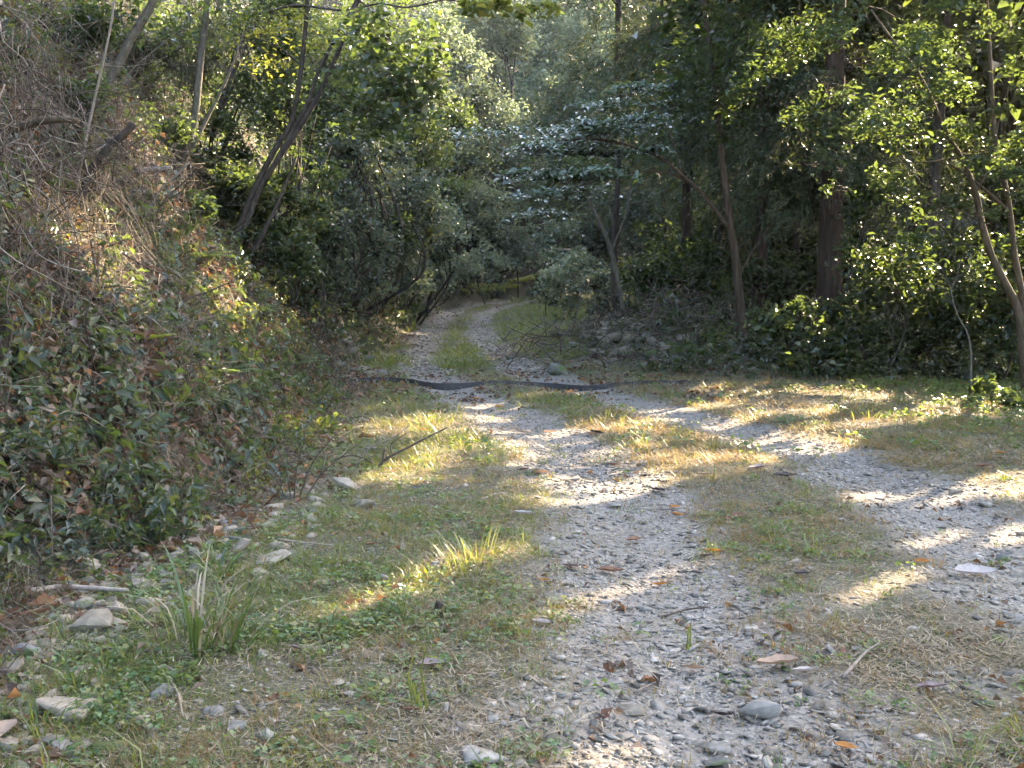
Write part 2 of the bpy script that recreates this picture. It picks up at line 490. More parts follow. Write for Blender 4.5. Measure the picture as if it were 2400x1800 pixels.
def leaves(mb, C, size, up=1.0, hi=False, var=None, width=.55, rng=RNG, axis=None, droop=.15, fold=.16, tilt=(0, 0), spread=.75):
    """one small folded leaf at each centre; 2 triangles each (hi: 4 quads along a bent blade)"""
    n = len(C)
    if n == 0:
        return
    size = np.broadcast_to(np.asarray(size, float), (n,)) * (.65 + .7 * rng.random(n))
    nrm = unit(rng.normal(size=(n, 3)) * spread + np.array([tilt[0], tilt[1], up]))
    a = rng.normal(size=(n, 3)) if axis is None else axis + rng.normal(size=(n, 3)) * .35
    a = unit(a - (a * nrm).sum(1, keepdims=True) * nrm)
    b = np.cross(nrm, a)
    L = size[:, None]
    W = L * width
    var = rng.random(n) if var is None else np.broadcast_to(var, (n,))
    if not hi:
        v = np.stack([C - a * L * .5, C + b * W * .5 + nrm * L * fold, C + a * L * .5 - nrm * L * droop, C - b * W * .5 + nrm * L * fold], 1)
        f = np.arange(n)[:, None] * 4
        f = np.concatenate([f + np.array([[0, 1, 2]]), f + np.array([[0, 2, 3]])])
        mb.add(v.reshape(-1, 3), f, np.repeat(var, 4))
    else:
        dz = nrm * L
        v = np.stack([C - a * L * .5,
                      C - a * L * .2 + b * W * .44 + dz * fold * .8, C - a * L * .2, C - a * L * .2 - b * W * .44 + dz * fold * .8,
                      C + a * L * .18 + b * W * .40 + dz * (fold * .7 - droop * .25), C + a * L * .18 - dz * droop * .3, C + a * L * .18 - b * W * .40 + dz * (fold * .7 - droop * .25),
                      C + a * L * .52 - dz * droop], 1)
        f = np.arange(n)[:, None] * 8
        t3 = np.concatenate([f + np.array([q]) for q in ([0, 1, 2], [0, 2, 3], [4, 7, 5], [5, 7, 6])])
        t4 = np.concatenate([f + np.array([q]) for q in ([1, 4, 5, 2], [2, 5, 6, 3])])
        mb.add(v.reshape(-1, 3), [t3, t4], np.repeat(var, 8))

def needles(mb, C, D, ln, per=13, rng=RNG, w=.016, var=None):
    """cedar sprays: narrow needles along a drooping shoot from C along D"""
    n = len(C)
    ln = np.broadcast_to(ln, (n,))
    var = rng.random(n) if var is None else var
    for k in range(per):
        t = (k + rng.random(n)) / per
        base = C + D * (ln * t)[:, None] - np.array([0, 0, 1]) * (ln * .35 * t * t)[:, None]
        d = unit(D * .9 + np.array([0, 0, -.35]) * t[:, None] + rng.normal(size=(n, 3)) * .42)
        side = unit(np.cross(d, rng.normal(size=(n, 3))))
        l = ln * (.42 - .15 * t) * (.7 + .6 * rng.random(n))
        v = np.stack([base - side * w * .5, base + side * w * .5, base + d * l[:, None]], 1)
        mb.add(v.reshape(-1, 3), np.arange(n * 3).reshape(-1, 3), np.repeat(var, 3))

# ---------------------------------------------------------------- gaps in the canopy: sight lines from sunny spots to the sun
CORR = []          # (point, radius, shortest distance)
def gap(p, r, tmin=.6):
    CORR.append((np.asarray(p, float), r, tmin))
def gap_line(pix, r, step=.9):
    P = [ground(*q) for q in pix]
    for a, b in zip(P[:-1], P[1:]):
        n = max(1, int(np.linalg.norm(b - a) / (r * step)))
        for k in range(n):
            gap(a + (b - a) * k / n, r * (.7 + .55 * random.random()))
    gap(P[-1], r * .95)

def lit_keep(C, size=.1):
    """False for leaves that would stand in one of the gaps"""
    C = np.asarray(C, np.float32)
    keep = np.ones(len(C), bool)
    Sf = S.astype(np.float32)
    cs = C @ Sf
    cc = (C * C).sum(1)
    for p, r, tm in CORR:
        p = p.astype(np.float32)
        t = cs - p @ Sf
        d2 = cc - 2 * (C @ p) + p @ p - t * t
        keep &= ~((t > tm) & (d2 < (r + size * .12) ** 2))
    return keep

for pix, r in (([(1590, 952), (1700, 940), (1800, 925), (1985, 903)], .24), ([(1890, 1078), (2050, 1070), (2230, 1058)], .24), ([(2100, 1035), (2230, 1030)], .16),
               ([(2080, 1165), (2230, 1150)], .14), ([(1340, 888), (1500, 880)], .17), ([(1010, 878), (1110, 884)], .17), ([(1150, 858), (1240, 850)], .17),
               ([(1060, 933), (1330, 926), (1430, 906)], .13), ([(855, 905), (975, 945)], .26), ([(930, 970), (1010, 930)], .2), ([(925, 1235), (1100, 1198)], .16),
               ([(770, 1310), (910, 1280)], .12), ([(1165, 1345), (1310, 1285)], .09), ([(1400, 1262), (1530, 1205)], .10), ([(1180, 1088), (1310, 1078)], .06),
               ([(1180, 1650), (1400, 1625)], .08), ([(1830, 1290), (1960, 1240)], .12), ([(1690, 1425), (1730, 1400)], .06), ([(1500, 842), (1640, 850)], .14),
               ([(1700, 842), (1900, 860)], .15), ([(2050, 880), (2200, 900)], .24), ([(680, 1400), (720, 1380)], .08), ([(1480, 1130), (1540, 1120)], .05),
               ([(1750, 1330), (1780, 1310)], .06), ([(1950, 1190), (2010, 1170)], .06), ([(1390, 1060), (1430, 1050)], .05), ([(560, 640), (640, 700)], .22), ([(470, 700), (520, 740)], .16)):
    gap_line(pix, r)

# ---------------------------------------------------------------- ground
def axis_steps(segs):
    out = [segs[0][0]]
    for a, b, s0, s1 in segs:
        x = a
        while x < b - 1e-6:
            t = (x - a) / (b - a)
            x += s0 + (s1 - s0) * t
            out.append(min(x, b))
    return np.unique(np.round(out, 4))
gx = axis_steps([(-90, -40, 10, 3), (-40, -9, 3, .35), (-9, -4, .25, .09), (-4, 5, .08, .08), (5, 14, .1, .5), (14, 50, .6, 4), (50, 90, 5, 10)])
gy = axis_steps([(-45, -4, 8, 1), (-4, 2.5, .8, .1), (2.5, 9, .07, .08), (9, 26, .09, .25), (26, 60, .3, .9), (60, 120, 1, 8)])
GX, GY = np.meshgrid(gx, gy)
GZ = height(GX, GY)
GRV = gravel_mask(GX, GY)
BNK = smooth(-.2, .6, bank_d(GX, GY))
mb = MB()
nx = len(gx)
ii = (np.arange(len(gy) - 1)[:, None] * nx + np.arange(nx - 1)[None, :]).reshape(-1)
mb.add(np.stack([GX, GY, GZ], -1).reshape(-1, 3), np.stack([ii, ii + 1, ii + nx + 1, ii + nx], -1))
g_ob = mb.build('ground', 'soil', smooth_shade=True)
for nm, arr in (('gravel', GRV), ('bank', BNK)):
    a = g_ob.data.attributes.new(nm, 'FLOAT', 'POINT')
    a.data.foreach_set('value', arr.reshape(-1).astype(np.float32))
tag(g_ob, 'forest floor, gravel track and steep earth bank', 'ground', kind='structure')

# ---------------------------------------------------------------- scattered stuff (grass, gravel, litter)
def in_view(x, y, margin=1.6):
    return (np.abs(x) < y * .47 + margin) & (y > 2.6)

def sample(n, x0, x1, y0, y1, power=1.0):
    u = RNG.random(n)
    y = y0 * (y1 / y0) ** (u ** power)
    x = x0 + (x1 - x0) * RNG.random(n)
    keep = in_view(x, y)
    return x[keep], y[keep]

def sample_fan(n, y0, y1, a=.50, extra=1.9):
    """more points near the road's near end, over the strip the road and its verges take up"""
    y = y0 * (y1 / y0) ** RNG.random(n)
    x = (RNG.random(n) * 2 - 1) * (a * y + extra)
    return x, y

def tilt_normals(x, y, e=.06):
    dx = (height(x + e, y) - height(x - e, y)) / (2 * e)
    dy = (height(x, y + e) - height(x, y - e)) / (2 * e)
    return unit(np.stack([-dx, -dy, np.ones_like(dx)], 1))

def euler_mats(rot):
    cx, cy_, cz = np.cos(rot).T
    sx, sy, sz = np.sin(rot).T
    return np.stack([np.stack([cy_ * cz, sx * sy * cz - cx * sz, cx * sy * cz + sx * sz], -1),
                     np.stack([cy_ * sz, sx * sy * sz + cx * cz, cx * sy * sz - sx * cz], -1),
                     np.stack([-sy, sx * cy_, cx * cy_], -1)], 1)

TRI = {}
def scatter(name, protos, P, rot, scl, label, cat, group=None):
    """copies of small pieces laid over the ground, joined into one mesh: nobody could count them"""
    pick = RNG.integers(0, len(protos), len(P))
    bymat = {}
    for k, (pm, material) in enumerate(protos):
        m = np.nonzero(pick == k)[0]
        if not len(m): continue
        V = np.concatenate(pm.v); var = np.concatenate(pm.var)
        R = euler_mats(rot[m])
        W = np.einsum('nij,nvj->nvi', R, V[None] * scl[m][:, None, :]) + P[m][:, None, :]
        out = bymat.setdefault(material, MB())
        if out.inst is None: out.inst = []
        off = np.arange(len(m)) * len(V)
        fs = [(q[None] + off[:, None, None]).reshape(-1, q.shape[1]) for grp in pm.f for q in grp if len(q)]
        out.add(W.reshape(-1, 3), fs, np.tile(var, len(m)))
        out.inst.append(np.repeat(RNG.random(len(m)), len(V)))
        TRI[label] = TRI.get(label, 0) + sum(len(q) * (q.shape[1] - 2) for q in fs)
    for material, mb in bymat.items():
        o = tag(mb.build(name, material), label, cat, group, kind='stuff')
    return o

def proto(name, mb, material, smooth_shade=False):
    return (mb, material)

def aligned(nrm, yaw_rng=True):
    """Euler angles that stand +Z on the ground's normal with a free turn about it"""
    out = np.zeros((len(nrm), 3))
    out[:, 1] = np.arctan2(nrm[:, 0], nrm[:, 2])
    out[:, 0] = -np.arcsin(np.clip(nrm[:, 1], -1, 1))
    # free turn: compose by hand
    th = RNG.random(len(nrm)) * 2 * math.pi
    # build matrix columns: t = Rz(th) first, then tilt
    zx = nrm
    ax = unit(np.cross(np.stack([np.sin(th), -np.cos(th), np.zeros_like(th)], 1), zx))
    ay = np.cross(zx, ax)
    # R = [ax ay zx]; XYZ euler
    sy = np.clip(-ax[:, 2], -1, 1)
    out[:, 1] = np.arcsin(sy)
    out[:, 0] = np.arctan2(ay[:, 2], zx[:, 2])
    out[:, 2] = np.arctan2(ax[:, 1], ax[:, 0])
    return out

def hull_rock(seed, flat=.5, npts=14, elong=1.3):
    r = np.random.default_rng(seed)
    p = unit(r.normal(size=(npts, 3))) * (.75 + .35 * r.random((npts, 1)))
    p *= np.array([elong, 1.0, flat])
    bm = bmesh.new()
    for q in p: bm.verts.new(q * .5)
    bmesh.ops.convex_hull(bm, input=bm.verts)
    bm.verts.ensure_lookup_table()
    loose = [v for v in bm.verts if not v.link_faces]
    bmesh.ops.delete(bm, geom=loose, context='VERTS')
    bm.verts.index_update()
    v = np.array([q.co[:] for q in bm.verts]); f = np.array([[x.index for x in fc.verts] for fc in bm.faces])
    bm.free()
    return v, f

def sc3(s, lo=.8, hi=1.25):
    s = np.asarray(s)[:, None]
    return s * (lo + (hi - lo) * RNG.random((len(s), 3)))

# gravel
peb = []
for k in range(7):
    mb = MB(); v, f = hull_rock(40 + k, .24 + .07 * (k % 4), 9, 1.1 + .15 * (k % 3)); mb.add(v, f); peb.append(proto('pebble', mb, 'pebble'))
def lay_gravel(name, n, y0, y1, s0, s1, power, base, label):
    x, y = sample_fan(n, y0, y1)
    g = np.maximum(gravel_mask(x, y), base * smooth(.5, -.4, bank_d(x, y)) * smooth(.38, .62, fbm(x, y, .6, 31)) * smooth(4.8, 3.2, np.abs(x - 1.2)))
    k = RNG.random(len(x)) < g
    x, y = x[k], y[k]
    s = (s0 + (s1 - s0) * RNG.random(len(x)) ** power)
    z = height(x, y) + s * .06
    rot = aligned(unit(tilt_normals(x, y) + RNG.normal(size=(len(x), 3)) * .22))
    scatter(name, peb, np.stack([x, y, z], 1), rot, sc3(s), label, 'gravel')
lay_gravel('gravel', 92000, 2.7, 8.5, .006, .030, 2.5, .55, 'fine grey crushed gravel on the near wheel tracks')
lay_gravel('gravel', 15000, 2.7, 9.5, .026, .075, 2.6, .14, 'scattered larger flat chips lying in the near gravel')
lay_gravel('gravel', 92000, 8, 20, .014, .05, 2.4, .25, 'grey gravel of the wheel tracks near the rubber strip')
lay_gravel('gravel', 60000, 18, 46, .04, .11, 1.6, .06, 'pale gravel of the two wheel tracks curving away')

# grass
def blade_tuft(seed, n, h, spread, w, lean=.5, sag=.5, tri=False):
    r = np.random.default_rng(seed)
    mb = MB()
    for _ in range(n):
        a = r.random() * 2 * math.pi; rr = spread * math.sqrt(r.random())
        b = np.array([math.cos(a) * rr, math.sin(a) * rr, -.005])
        d = np.array([math.cos(a), math.sin(a), 0]) * (lean * r.random()) + np.array([r.normal() * .25, r.normal() * .25, 1])
        d /= np.linalg.norm(d)
        hh = h * (.45 + .75 * r.random())
        hd = np.array([d[0], d[1], 0]); hd /= np.linalg.norm(hd) + 1e-6
        sd = np.array([-hd[1], hd[0], 0]) * w * (.6 + .6 * r.random()) * .5
        m1 = b + d * hh * .5
        t = b + d * hh + hd * hh * sag * r.random() - np.array([0, 0, hh * sag * .5 * r.random()])
        if tri:
            mb.add([b - sd * 1.2, b + sd * 1.2, t], np.array([[0, 1, 2]]), r.random())
            continue
        mb.add([b - sd, b + sd, m1 + sd * .85, m1 - sd * .85, t], [np.array([[0, 1, 2, 3]]), np.array([[3, 2, 4]])], r.random())
    return mb
tuft_g = [proto('grass_tuft', blade_tuft(k, 13, .085, .05, .0045, .9, .8), 'grass_green') for k in range(5)]
tuft_d = [proto('dry_tuft', blade_tuft(20 + k, 12, .075, .055, .0038, 1.2, .9), 'grass_dry') for k in range(5)]
tuft_gf = [proto('grass_tuft', blade_tuft(k, 13, .085, .06, .006, .9, .8, True), 'grass_green') for k in range(5)]
tuft_df = [proto('dry_tuft', blade_tuft(20 + k, 13, .075, .065, .0055, 1.2, .9, True), 'grass_dry') for k in range(5)]
tuft_l = [proto('tall_tuft', blade_tuft(60 + k, 9, .20, .03, .006, .8, 1.0), 'grass_green') for k in range(4)]
def weed_proto(seed, n, sp, h, s):
    r = np.random.default_rng(seed); mb = MB()
    c = np.stack([r.normal(size=n) * sp, r.normal(size=n) * sp, h * r.random(n) + .006], 1)
    leaves(mb, c, s, 2.2, False, None, .8, r, fold=.1)
    return mb
weeds = [proto('weed', weed_proto(80 + k, 16, .038, .045, .021 + .004 * (k % 3)), 'weed') for k in range(6)]

def green_density(x, y):
    """how much grows where on the level ground"""
    g = gravel_mask(x, y)
    d = bank_d(x, y)
    patch = smooth(.34, .60, fbm(x, y, .7, 21)) * (.5 + .5 * smooth(.35, .55, fbm(x, y, .18, 23)))
    v = (1 - .96 * g) * (.22 + .78 * patch) * smooth(.3, -.7, d)
    v = v * (1 - .30 * smooth(1.0, 1.7, x) * smooth(7, 4.5, y))
    v = v * (1 - .55 * smooth(21, 26, y) * smooth(.4, -.8, x) )
    return v
def dry_share(x, y):
    v = .35 + .45 * smooth(.35, .65, fbm(x, y, 1.3, 25)) + .4 * smooth(.3, 1.4, x) - .25 * smooth(0, -1.4, x)
    return np.clip(v - .35 * smooth(16, 20, y), .05, .95)
def lay(name, protos, n, y0, y1, s0, s1, cond, label, cat='grass', a=.50, extra=1.9, stand=False, sink=0.0, grow=0):
    x, y = sample_fan(n, y0, y1, a, extra)
    k = RNG.random(len(x)) < cond(x, y)
    x, y = x[k], y[k]
    s = s0 + (s1 - s0) * RNG.random(len(x)) ** 1.4
    if grow: s = s * np.clip(y / grow, .35, 2)
    nrm = tilt_normals(x, y)
    nrm = unit(nrm + np.array([0, 0, 1.5 if stand else .2]) + RNG.normal(size=(len(x), 3)) * .12)
    return scatter(name, protos, np.stack([x, y, height(x, y) - sink], 1), aligned(nrm), sc3(s), label, cat)
for gl, dl_, y0, y1 in ((tuft_g, tuft_d, 2.7, 5.6), (tuft_gf, tuft_df, 5.6, 9.5)):
    far = y0 > 5
    lay('grass', gl, 26000, y0, y1, .4, 1.0, lambda x, y: green_density(x, y) * (1 - dry_share(x, y)) * .9, 'short green grass on the verge and median, ' + ('middle part' if far else 'nearest part'))
    lay('grass', dl_, 26000, y0, y1, .4, 1.0, lambda x, y: green_density(x, y) * dry_share(x, y) * .85 + .03, 'dry reddish grass between the wheel tracks, ' + ('middle part' if far else 'nearest part'))
lay('weeds', weeds, 34000, 2.7, 10, .4, 1.1, lambda x, y: green_density(x, y) * (.12 + .9 * smooth(.52, .66, fbm(x, y, .45, 71))) * (.4 + .6 * smooth(.3, -.8, x)), 'small round-leaved weeds among the near grass', 'weeds')
lay('grass', tuft_gf, 42000, 9, 22, .8, 1.7, lambda x, y: green_density(x, y) * (1 - dry_share(x, y)), 'green grass on the verge before the forest edge')
lay('grass', tuft_df, 30000, 9, 19, .8, 1.6, lambda x, y: green_density(x, y) * dry_share(x, y), 'golden dry grass on the verge around the rubber strip')
lay('weeds', weeds, 20000, 9.5, 22, .9, 2.2, lambda x, y: green_density(x, y) * (.08 + .5 * smooth(3.5, 6, x)), 'leafy weeds on the verge before the forest edge', 'weeds')
lay('grass', tuft_gf, 17000, 19, 52, 1.6, 3.2, lambda x, y: green_density(x, y) * smooth(-4, -2, x) * smooth(9, 5, x), 'mown-looking grass on the median and shoulder of the far bend', 'grass', .14, 2.5)
lay('grass', tuft_l, 900, 3, 18, .6, 1.2, lambda x, y: green_density(x, y) * .6, 'long single grass blades standing out of the turf', 'grass')

# litter on the ground and on the bank
def straw_proto(seed, n, sp, ln, w):
    r = np.random.default_rng(seed); mb = MB()
    for _ in range(n):
        a = r.random() * 6.283; b = np.array([r.normal() * sp, r.normal() * sp, .004 + .018 * r.random()])
        d = np.array([math.cos(a), math.sin(a), r.normal() * .22]) * ln * (.4 + r.random())
        s_ = np.array([-math.sin(a), math.cos(a), 0]) * w * .5
        mb.add([b - s_, b + s_, b + d], np.array([[0, 1, 2]]), r.random())
    return mb
straw = [proto('straw', straw_proto(500 + k, 14, .07, .05, .005), 'straw') for k in range(5)]
lay('straw', straw, 30000, 2.7, 9.5, .6, 1.3, lambda x, y: (1 - .8 * gravel_mask(x, y)) * smooth(.5, .0, bank_d(x, y)) * (.25 + .6 * smooth(.4, .6, fbm(x, y, .5, 61))) * (.45 + .55 * smooth(-.9, .4, x)), 'pale dead straw lying between the near grass', 'straw')
lay('straw', straw, 12000, 9, 20, 1.0, 2.2, lambda x, y: (1 - .8 * gravel_mask(x, y)) * smooth(.5, .0, bank_d(x, y)) * (.25 + .6 * smooth(.4, .6, fbm(x, y, .7, 62))), 'pale dead straw lying on the verge by the strip', 'straw')
def litter_proto(seed, n, sp, s):
    r = np.random.default_rng(seed); mb = MB()
    c = np.stack([r.normal(size=n) * sp, r.normal(size=n) * sp, .004 + .02 * r.random(n)], 1)
    leaves(mb, c, s, 1.3, False, None, .55, r, fold=.22, droop=.25)
    return mb
lit = [proto('litter', litter_proto(100 + k, 5, .10, .05 + .01 * (k % 3)), 'litter') for k in range(6)]
def bankness(x, y): return smooth(-.3, .5, bank_d(x, y))
lay('leaf_litter', lit, 12000, 2.7, 16, .4, 1.0, lambda x, y: smooth(-.9, .1, bank_d(x, y)) * .8 * smooth(7, 5, bank_d(x, y)) + .07 * smooth(.3, .6, fbm(x, y, .4, 66)), 'brown leaf litter strewn over the near bank', 'litter', .5, 3)
lay('leaf_litter', lit, 14000, 14, 44, .7, 1.5, lambda x, y: (1 - .85 * gravel_mask(x, y)) * (bankness(x, y) * .7 * smooth(6, 3, bank_d(x, y)) + .5 * smooth(1.5, .2, -bank_d(x, y)) * (bank_d(x, y) < 0)) * smooth(12, 6, x) + .22 * (y < 18.5) * (np.abs(x) < 3), 'grey-brown leaf litter along the foot of the far bank', 'litter', .3, 2)
def twig_proto(seed, n, ln, r0, arch=.16):
    r = np.random.default_rng(seed); mb = MB()
    for _ in range(n):
        a = r.random() * 6.283; b = np.array([r.normal() * .1, r.normal() * .1, .01 + .03 * r.random()])
        d = np.array([math.cos(a), math.sin(a), r.normal() * .15]); l = ln * (.5 + r.random())
        m1 = b + d * l * .33 + np.array([r.normal(), r.normal(), abs(r.normal())]) * l * arch
        m2 = m1 + (d + r.normal(size=3) * .45) * l * .33
        tube(mb, [b, m1, m2, m2 + (d + r.normal(size=3) * .7) * l * .3], r0, r0 * .4, 3, 1, rng=r)
    return mb
twg = [proto('twig', twig_proto(130 + k, 4, .28, .0035), 'twig_pale') for k in range(4)] + [proto('twig', twig_proto(140 + k, 3, .35, .005), 'twig_brown') for k in range(3)]
lay('twig_litter', twg, 3600, 3, 20, .4, 1.2, lambda x, y: bankness(x, y) * .9 * smooth(8, 6, bank_d(x, y)), 'fine dead twigs littering the near bank', 'twigs', .5, 3)

# plants of the bank
def bank_plant(seed, nl, h, s, w=.5, hi=False):
    r = np.random.default_rng(seed); mb = MB()
    top = np.array([r.normal() * h * .3, r.normal() * h * .3, h])
    st = spline([np.zeros(3), top * .5 + np.array([0, 0, h * .1]), top], 4)
    idx = r.integers(1, len(st), nl)
    off = unit(r.normal(size=(nl, 3)) * np.array([1, 1, .3])) * s * .7
    leaves(mb, st[idx] + off, s, 1.6, hi, None, w, r, axis=off / (s * .7) + np.array([0, 0, -.2]), droop=.22)
    mb.add([[-.003, 0, 0], [.003, 0, 0], top], np.array([[0, 1, 2]]), .2)
    mb.add([[0, -.003, 0], [0, .003, 0], top], np.array([[0, 1, 2]]), .2)
    return mb
bp1 = [proto('seedling', bank_plant(160 + k, 11, .12 + .03 * (k % 4), .05 + .008 * (k % 3)), 'leaf_mid') for k in range(6)]
bp2 = [proto('seedling', bank_plant(180 + k, 9, .16, .045, .4 + .12 * (k % 3)), 'leaf_grey') for k in range(5)] + [proto('seedling', bank_plant(185 + k, 16, .24, .05, .2), 'leaf_mid') for k in range(2)]
bp3 = [proto('seedling', bank_plant(190 + k, 10, .18, .04, .45), 'leaf_yellow') for k in range(4)]
leaf_mat('strand', [(0, (.055, .042, .028)), (.5, (.11, .085, .055)), (1, (.19, .15, .10))], trans=(.3, .22, .1), tmix=.25, rough=.6, spec=.25, rnd=.5)
dg = [proto('dry_strands', blade_tuft(210 + k, 14, .34, .06, .0045, 1.6, 1.6), 'strand') for k in range(5)]
def bank_near(x, y): return bankness(x, y) * smooth(9, 7, bank_d(x, y))
def sample_bank(n, y0, y1):
    y = y0 * (y1 / y0) ** RNG.random(n)
    x = -1.6 - RNG.random(n) * (.52 * y + .6)
    return x, y
_fan = sample_fan
def lay_bank(name, protos, n, y0, y1, s0, s1, cond, label, cat):
    global sample_fan
    sample_fan = lambda n_, a_, b_, c_=0, d_=0: sample_bank(n_, a_, b_)
    o = lay(name, protos, n, y0, y1, s0, s1, cond, label, cat)
    sample_fan = _fan
    return o
lay_bank('undergrowth', bp1, 8000, 3, 18, .35, 1.7, lambda x, y: bank_near(x, y) * (.06 + .55 * smooth(.42, .6, fbm(x, y, 1.1, 41))), 'low green leafy undergrowth covering the near bank', 'undergrowth')
lay_bank('undergrowth', bp2, 8500, 3, 18, .35, 1.6, lambda x, y: bank_near(x, y) * (.06 + .55 * smooth(.45, .6, fbm(x, y, .9, 44))), 'grey-green glossy undergrowth on the near bank', 'undergrowth')
lay_bank('undergrowth', bp3, 6500, 5, 18, .7, 1.3, lambda x, y: bank_near(x, y) * (.15 + .6 * smooth(.5, .65, fbm(x, y, 1.5, 47))), 'yellowish small-leaved undergrowth on the bank', 'undergrowth')
lay_bank('dry_grass', dg, 10500, 3, 18, .4, 1.0, lambda x, y: bank_near(x, y) * (.25 + .7 * smooth(.45, .6, fbm(x, y, 1.3, 50))), 'tangled straw-coloured dry grass on the near bank', 'grass')
lay_bank('leaf_litter', lit, 34000, 3, 18, .5, 1.5, lambda x, y: bank_near(x, y) * .7, 'grey-brown leaf litter caught on the near bank', 'litter')
lay_bank('twig_litter', twg, 4200, 3, 18, .4, 1.3, lambda x, y: bank_near(x, y) * .7, 'dead twigs caught all over the near bank', 'twigs')
lay('undergrowth', bp1 + bp2, 17000, 17, 85, 2.4, 6.0, lambda x, y: bankness(x, y) * .9, 'low greenery covering the far hillside', 'undergrowth', .46, 6, grow=45)
lay('undergrowth', bp1 + bp2, 9000, 16.5, 46, 1.2, 3.2, lambda x, y: smooth(1.4, 3.2, x - .03 * (y - 18)) * .7 * (bank_d(x, y) < 0), 'low green undergrowth on the forest floor and rubble mound', 'undergrowth', .46, 3)
lay('dry_grass', dg, 3500, 18, 55, 1.0, 2.2, lambda x, y: bankness(x, y) * smooth(8, 3, bank_d(x, y)) * .7, 'dry grass hanging down the far bank', 'grass', .3, 3)
lay('leaf_litter', lit, 6000, 17, 45, .8, 1.7, lambda x, y: smooth(2, 4, x) * .6 * (bank_d(x, y) < 0), 'dull leaf litter on the dark forest floor', 'litter', .46, 3)

# loose rubble along the foot of the bank
rub = [(lambda m_: (m_.add(*hull_rock(300 + k, .5, 12, 1.25)), m_)[1])(MB()) for k in range(6)]
rub = [(m_, 'stone_tan' if i_ % 3 else 'stone_dark') for i_, m_ in enumerate(rub)]
lay('rubble', rub, 16000, 3, 9.5, .03, .15, lambda x, y: np.exp(-((bank_d(x, y) + .25) / .38) ** 2) * .85 * smooth(8.5, 6.5, y), 'small broken stones strewn along the foot of the near bank', 'rubble', .5, 1.5)
lay('rubble', rub, 9000, 17, 30, .08, .30, lambda x, y: (np.exp(-((bank_d(x, y) + .3) / .4) ** 2) * smooth(22, 18, y) + np.exp(-((x - 2.9) / 1.6) ** 2 - ((y - 21) / 2.2) ** 2)) * .5, 'small broken stones on the mound and at the far bank foot', 'rubble', .3, 1.5)
lay('twig_litter', twg, 5000, 18, 26, 1.2, 3.0, lambda x, y: np.exp(-((x - 2.9) / 1.9) ** 2 - ((y - 21.3) / 2.3) ** 2) * .8, 'dead brushwood lying over the rubble mound', 'twigs', .3, 1.5)
lay('leaf_litter', lit, 7000, 18, 26, .8, 1.8, lambda x, y: np.exp(-((x - 2.9) / 1.9) ** 2 - ((y - 21.3) / 2.3) ** 2) * .8, 'dry leaves lying over the rubble mound', 'litter', .3, 1.5)

def mini_fern(seed):
    r = np.random.default_rng(seed); mb = MB()
    for k in range(5):
        a = 6.283 * (k + .7 * r.random()) / 5
        d = unit(np.array([math.cos(a), math.sin(a), .5 + .4 * r.random()])); L = .22 * (.6 + .7 * r.random())
        sd = unit(np.cross(d, np.array([0, 0, 1.])))
        for i in range(1, 9):
            t = i / 9; c = d * L * t - np.array([0, 0, .5 * L * t * t]); pl = L * .26 * (1.05 - t)
            for s in (-1, 1):
                e = c + (sd * s + d * .4) * pl
                mb.add([c - d * L * .03, c + d * L * .05, e], np.array([[0, 1, 2]]), r.random())
    return mb
mf = [(mini_fern(340 + k), 'fern_green') for k in range(4)]
lay_bank('ferns', mf, 1500, 3.5, 18, .6, 1.8, lambda x, y: bank_near(x, y) * smooth(.45, .62, fbm(x, y, .9, 83)), 'small fern fronds mixed into the growth of the near bank', 'ferns')

# ---------------------------------------------------------------- sunny spots among the leaves
random.seed(21)
for px, py, Y, r in ((1690, 120, 18, .55), (1740, 60, 18, .5), (1640, 160, 18, .45), (1790, 200, 17, .45), (1720, 250, 18, .35), (1900, 150, 16, .5), (1960, 60, 16, .5), (2060, 120, 15, .5),
                     (2010, 260, 15, .45), (2120, 60, 15, .6), (2150, 220, 14, .45), (1850, 330, 16, .35), (1930, 300, 16, .35), (2080, 330, 15, .35), (1990, 420, 16, .3), (2060, 470, 16, .25),
                     (2170, 380, 14, .3), (1880, 470, 17, .3), (1800, 430, 17, .2), (1940, 640, 17, .28), (1890, 560, 17, .25), (2040, 560, 17, .25), (1720, 670, 17.5, .22), (1780, 690, 17.5, .2),
                     (1990, 690, 17, .2), (2100, 640, 17, .25), (1560, 240, 19, .3), (1480, 80, 20, .25), (1830, 560, 17, .18),
                     (540, 400, 16, .35), (520, 330, 16, .3), (630, 420, 17, .3), (650, 380, 17, .3), (600, 500, 16.5, .3), (650, 470, 17, .3), (600, 220, 16, .35), (560, 120, 16, .35), (630, 90, 16, .4),
                     (700, 200, 17, .4), (760, 130, 14, .4), (840, 40, 14, .45), (900, 80, 14, .35), (790, 230, 16, .35), (740, 60, 15, .4), (860, 170, 14, .25), (1000, 70, 30, .7), (1080, 10, 12, .5), (1160, 15, 12, .4),
                     (440, 420, 15, .25), (360, 470, 13, .25), (420, 560, 12, .3), (560, 590, 12, .3), (480, 640, 11, .3), (330, 250, 15, .25), (520, 780, 9, .2), (640, 660, 13, .25), (590, 560, 13, .25)):
    if px < 700: Y = min(Y, ground(px, py)[1])
    gap(at(px, py, Y), r * (1.0 if px < 700 else 1.05), 1.0)

# ---------------------------------------------------------------- plants
def clump_points(clumps, n, rng, flat=.5, dome=.25):
    w = np.array([c[1] ** 2 for c in clumps]); w = w / w.sum()
    idx = rng.choice(len(clumps), n, p=w)
    c = np.array([q[0] for q in clumps])[idx]
    r = np.array([q[1] for q in clumps])[idx]
    d = np.clip(rng.normal(size=(n, 3)) * .52, -1.5, 1.5) * r[:, None]
    d[:, 2] *= flat
    d[:, 2] -= dome * (d[:, 0] ** 2 + d[:, 1] ** 2) / r
    return c + d, idx

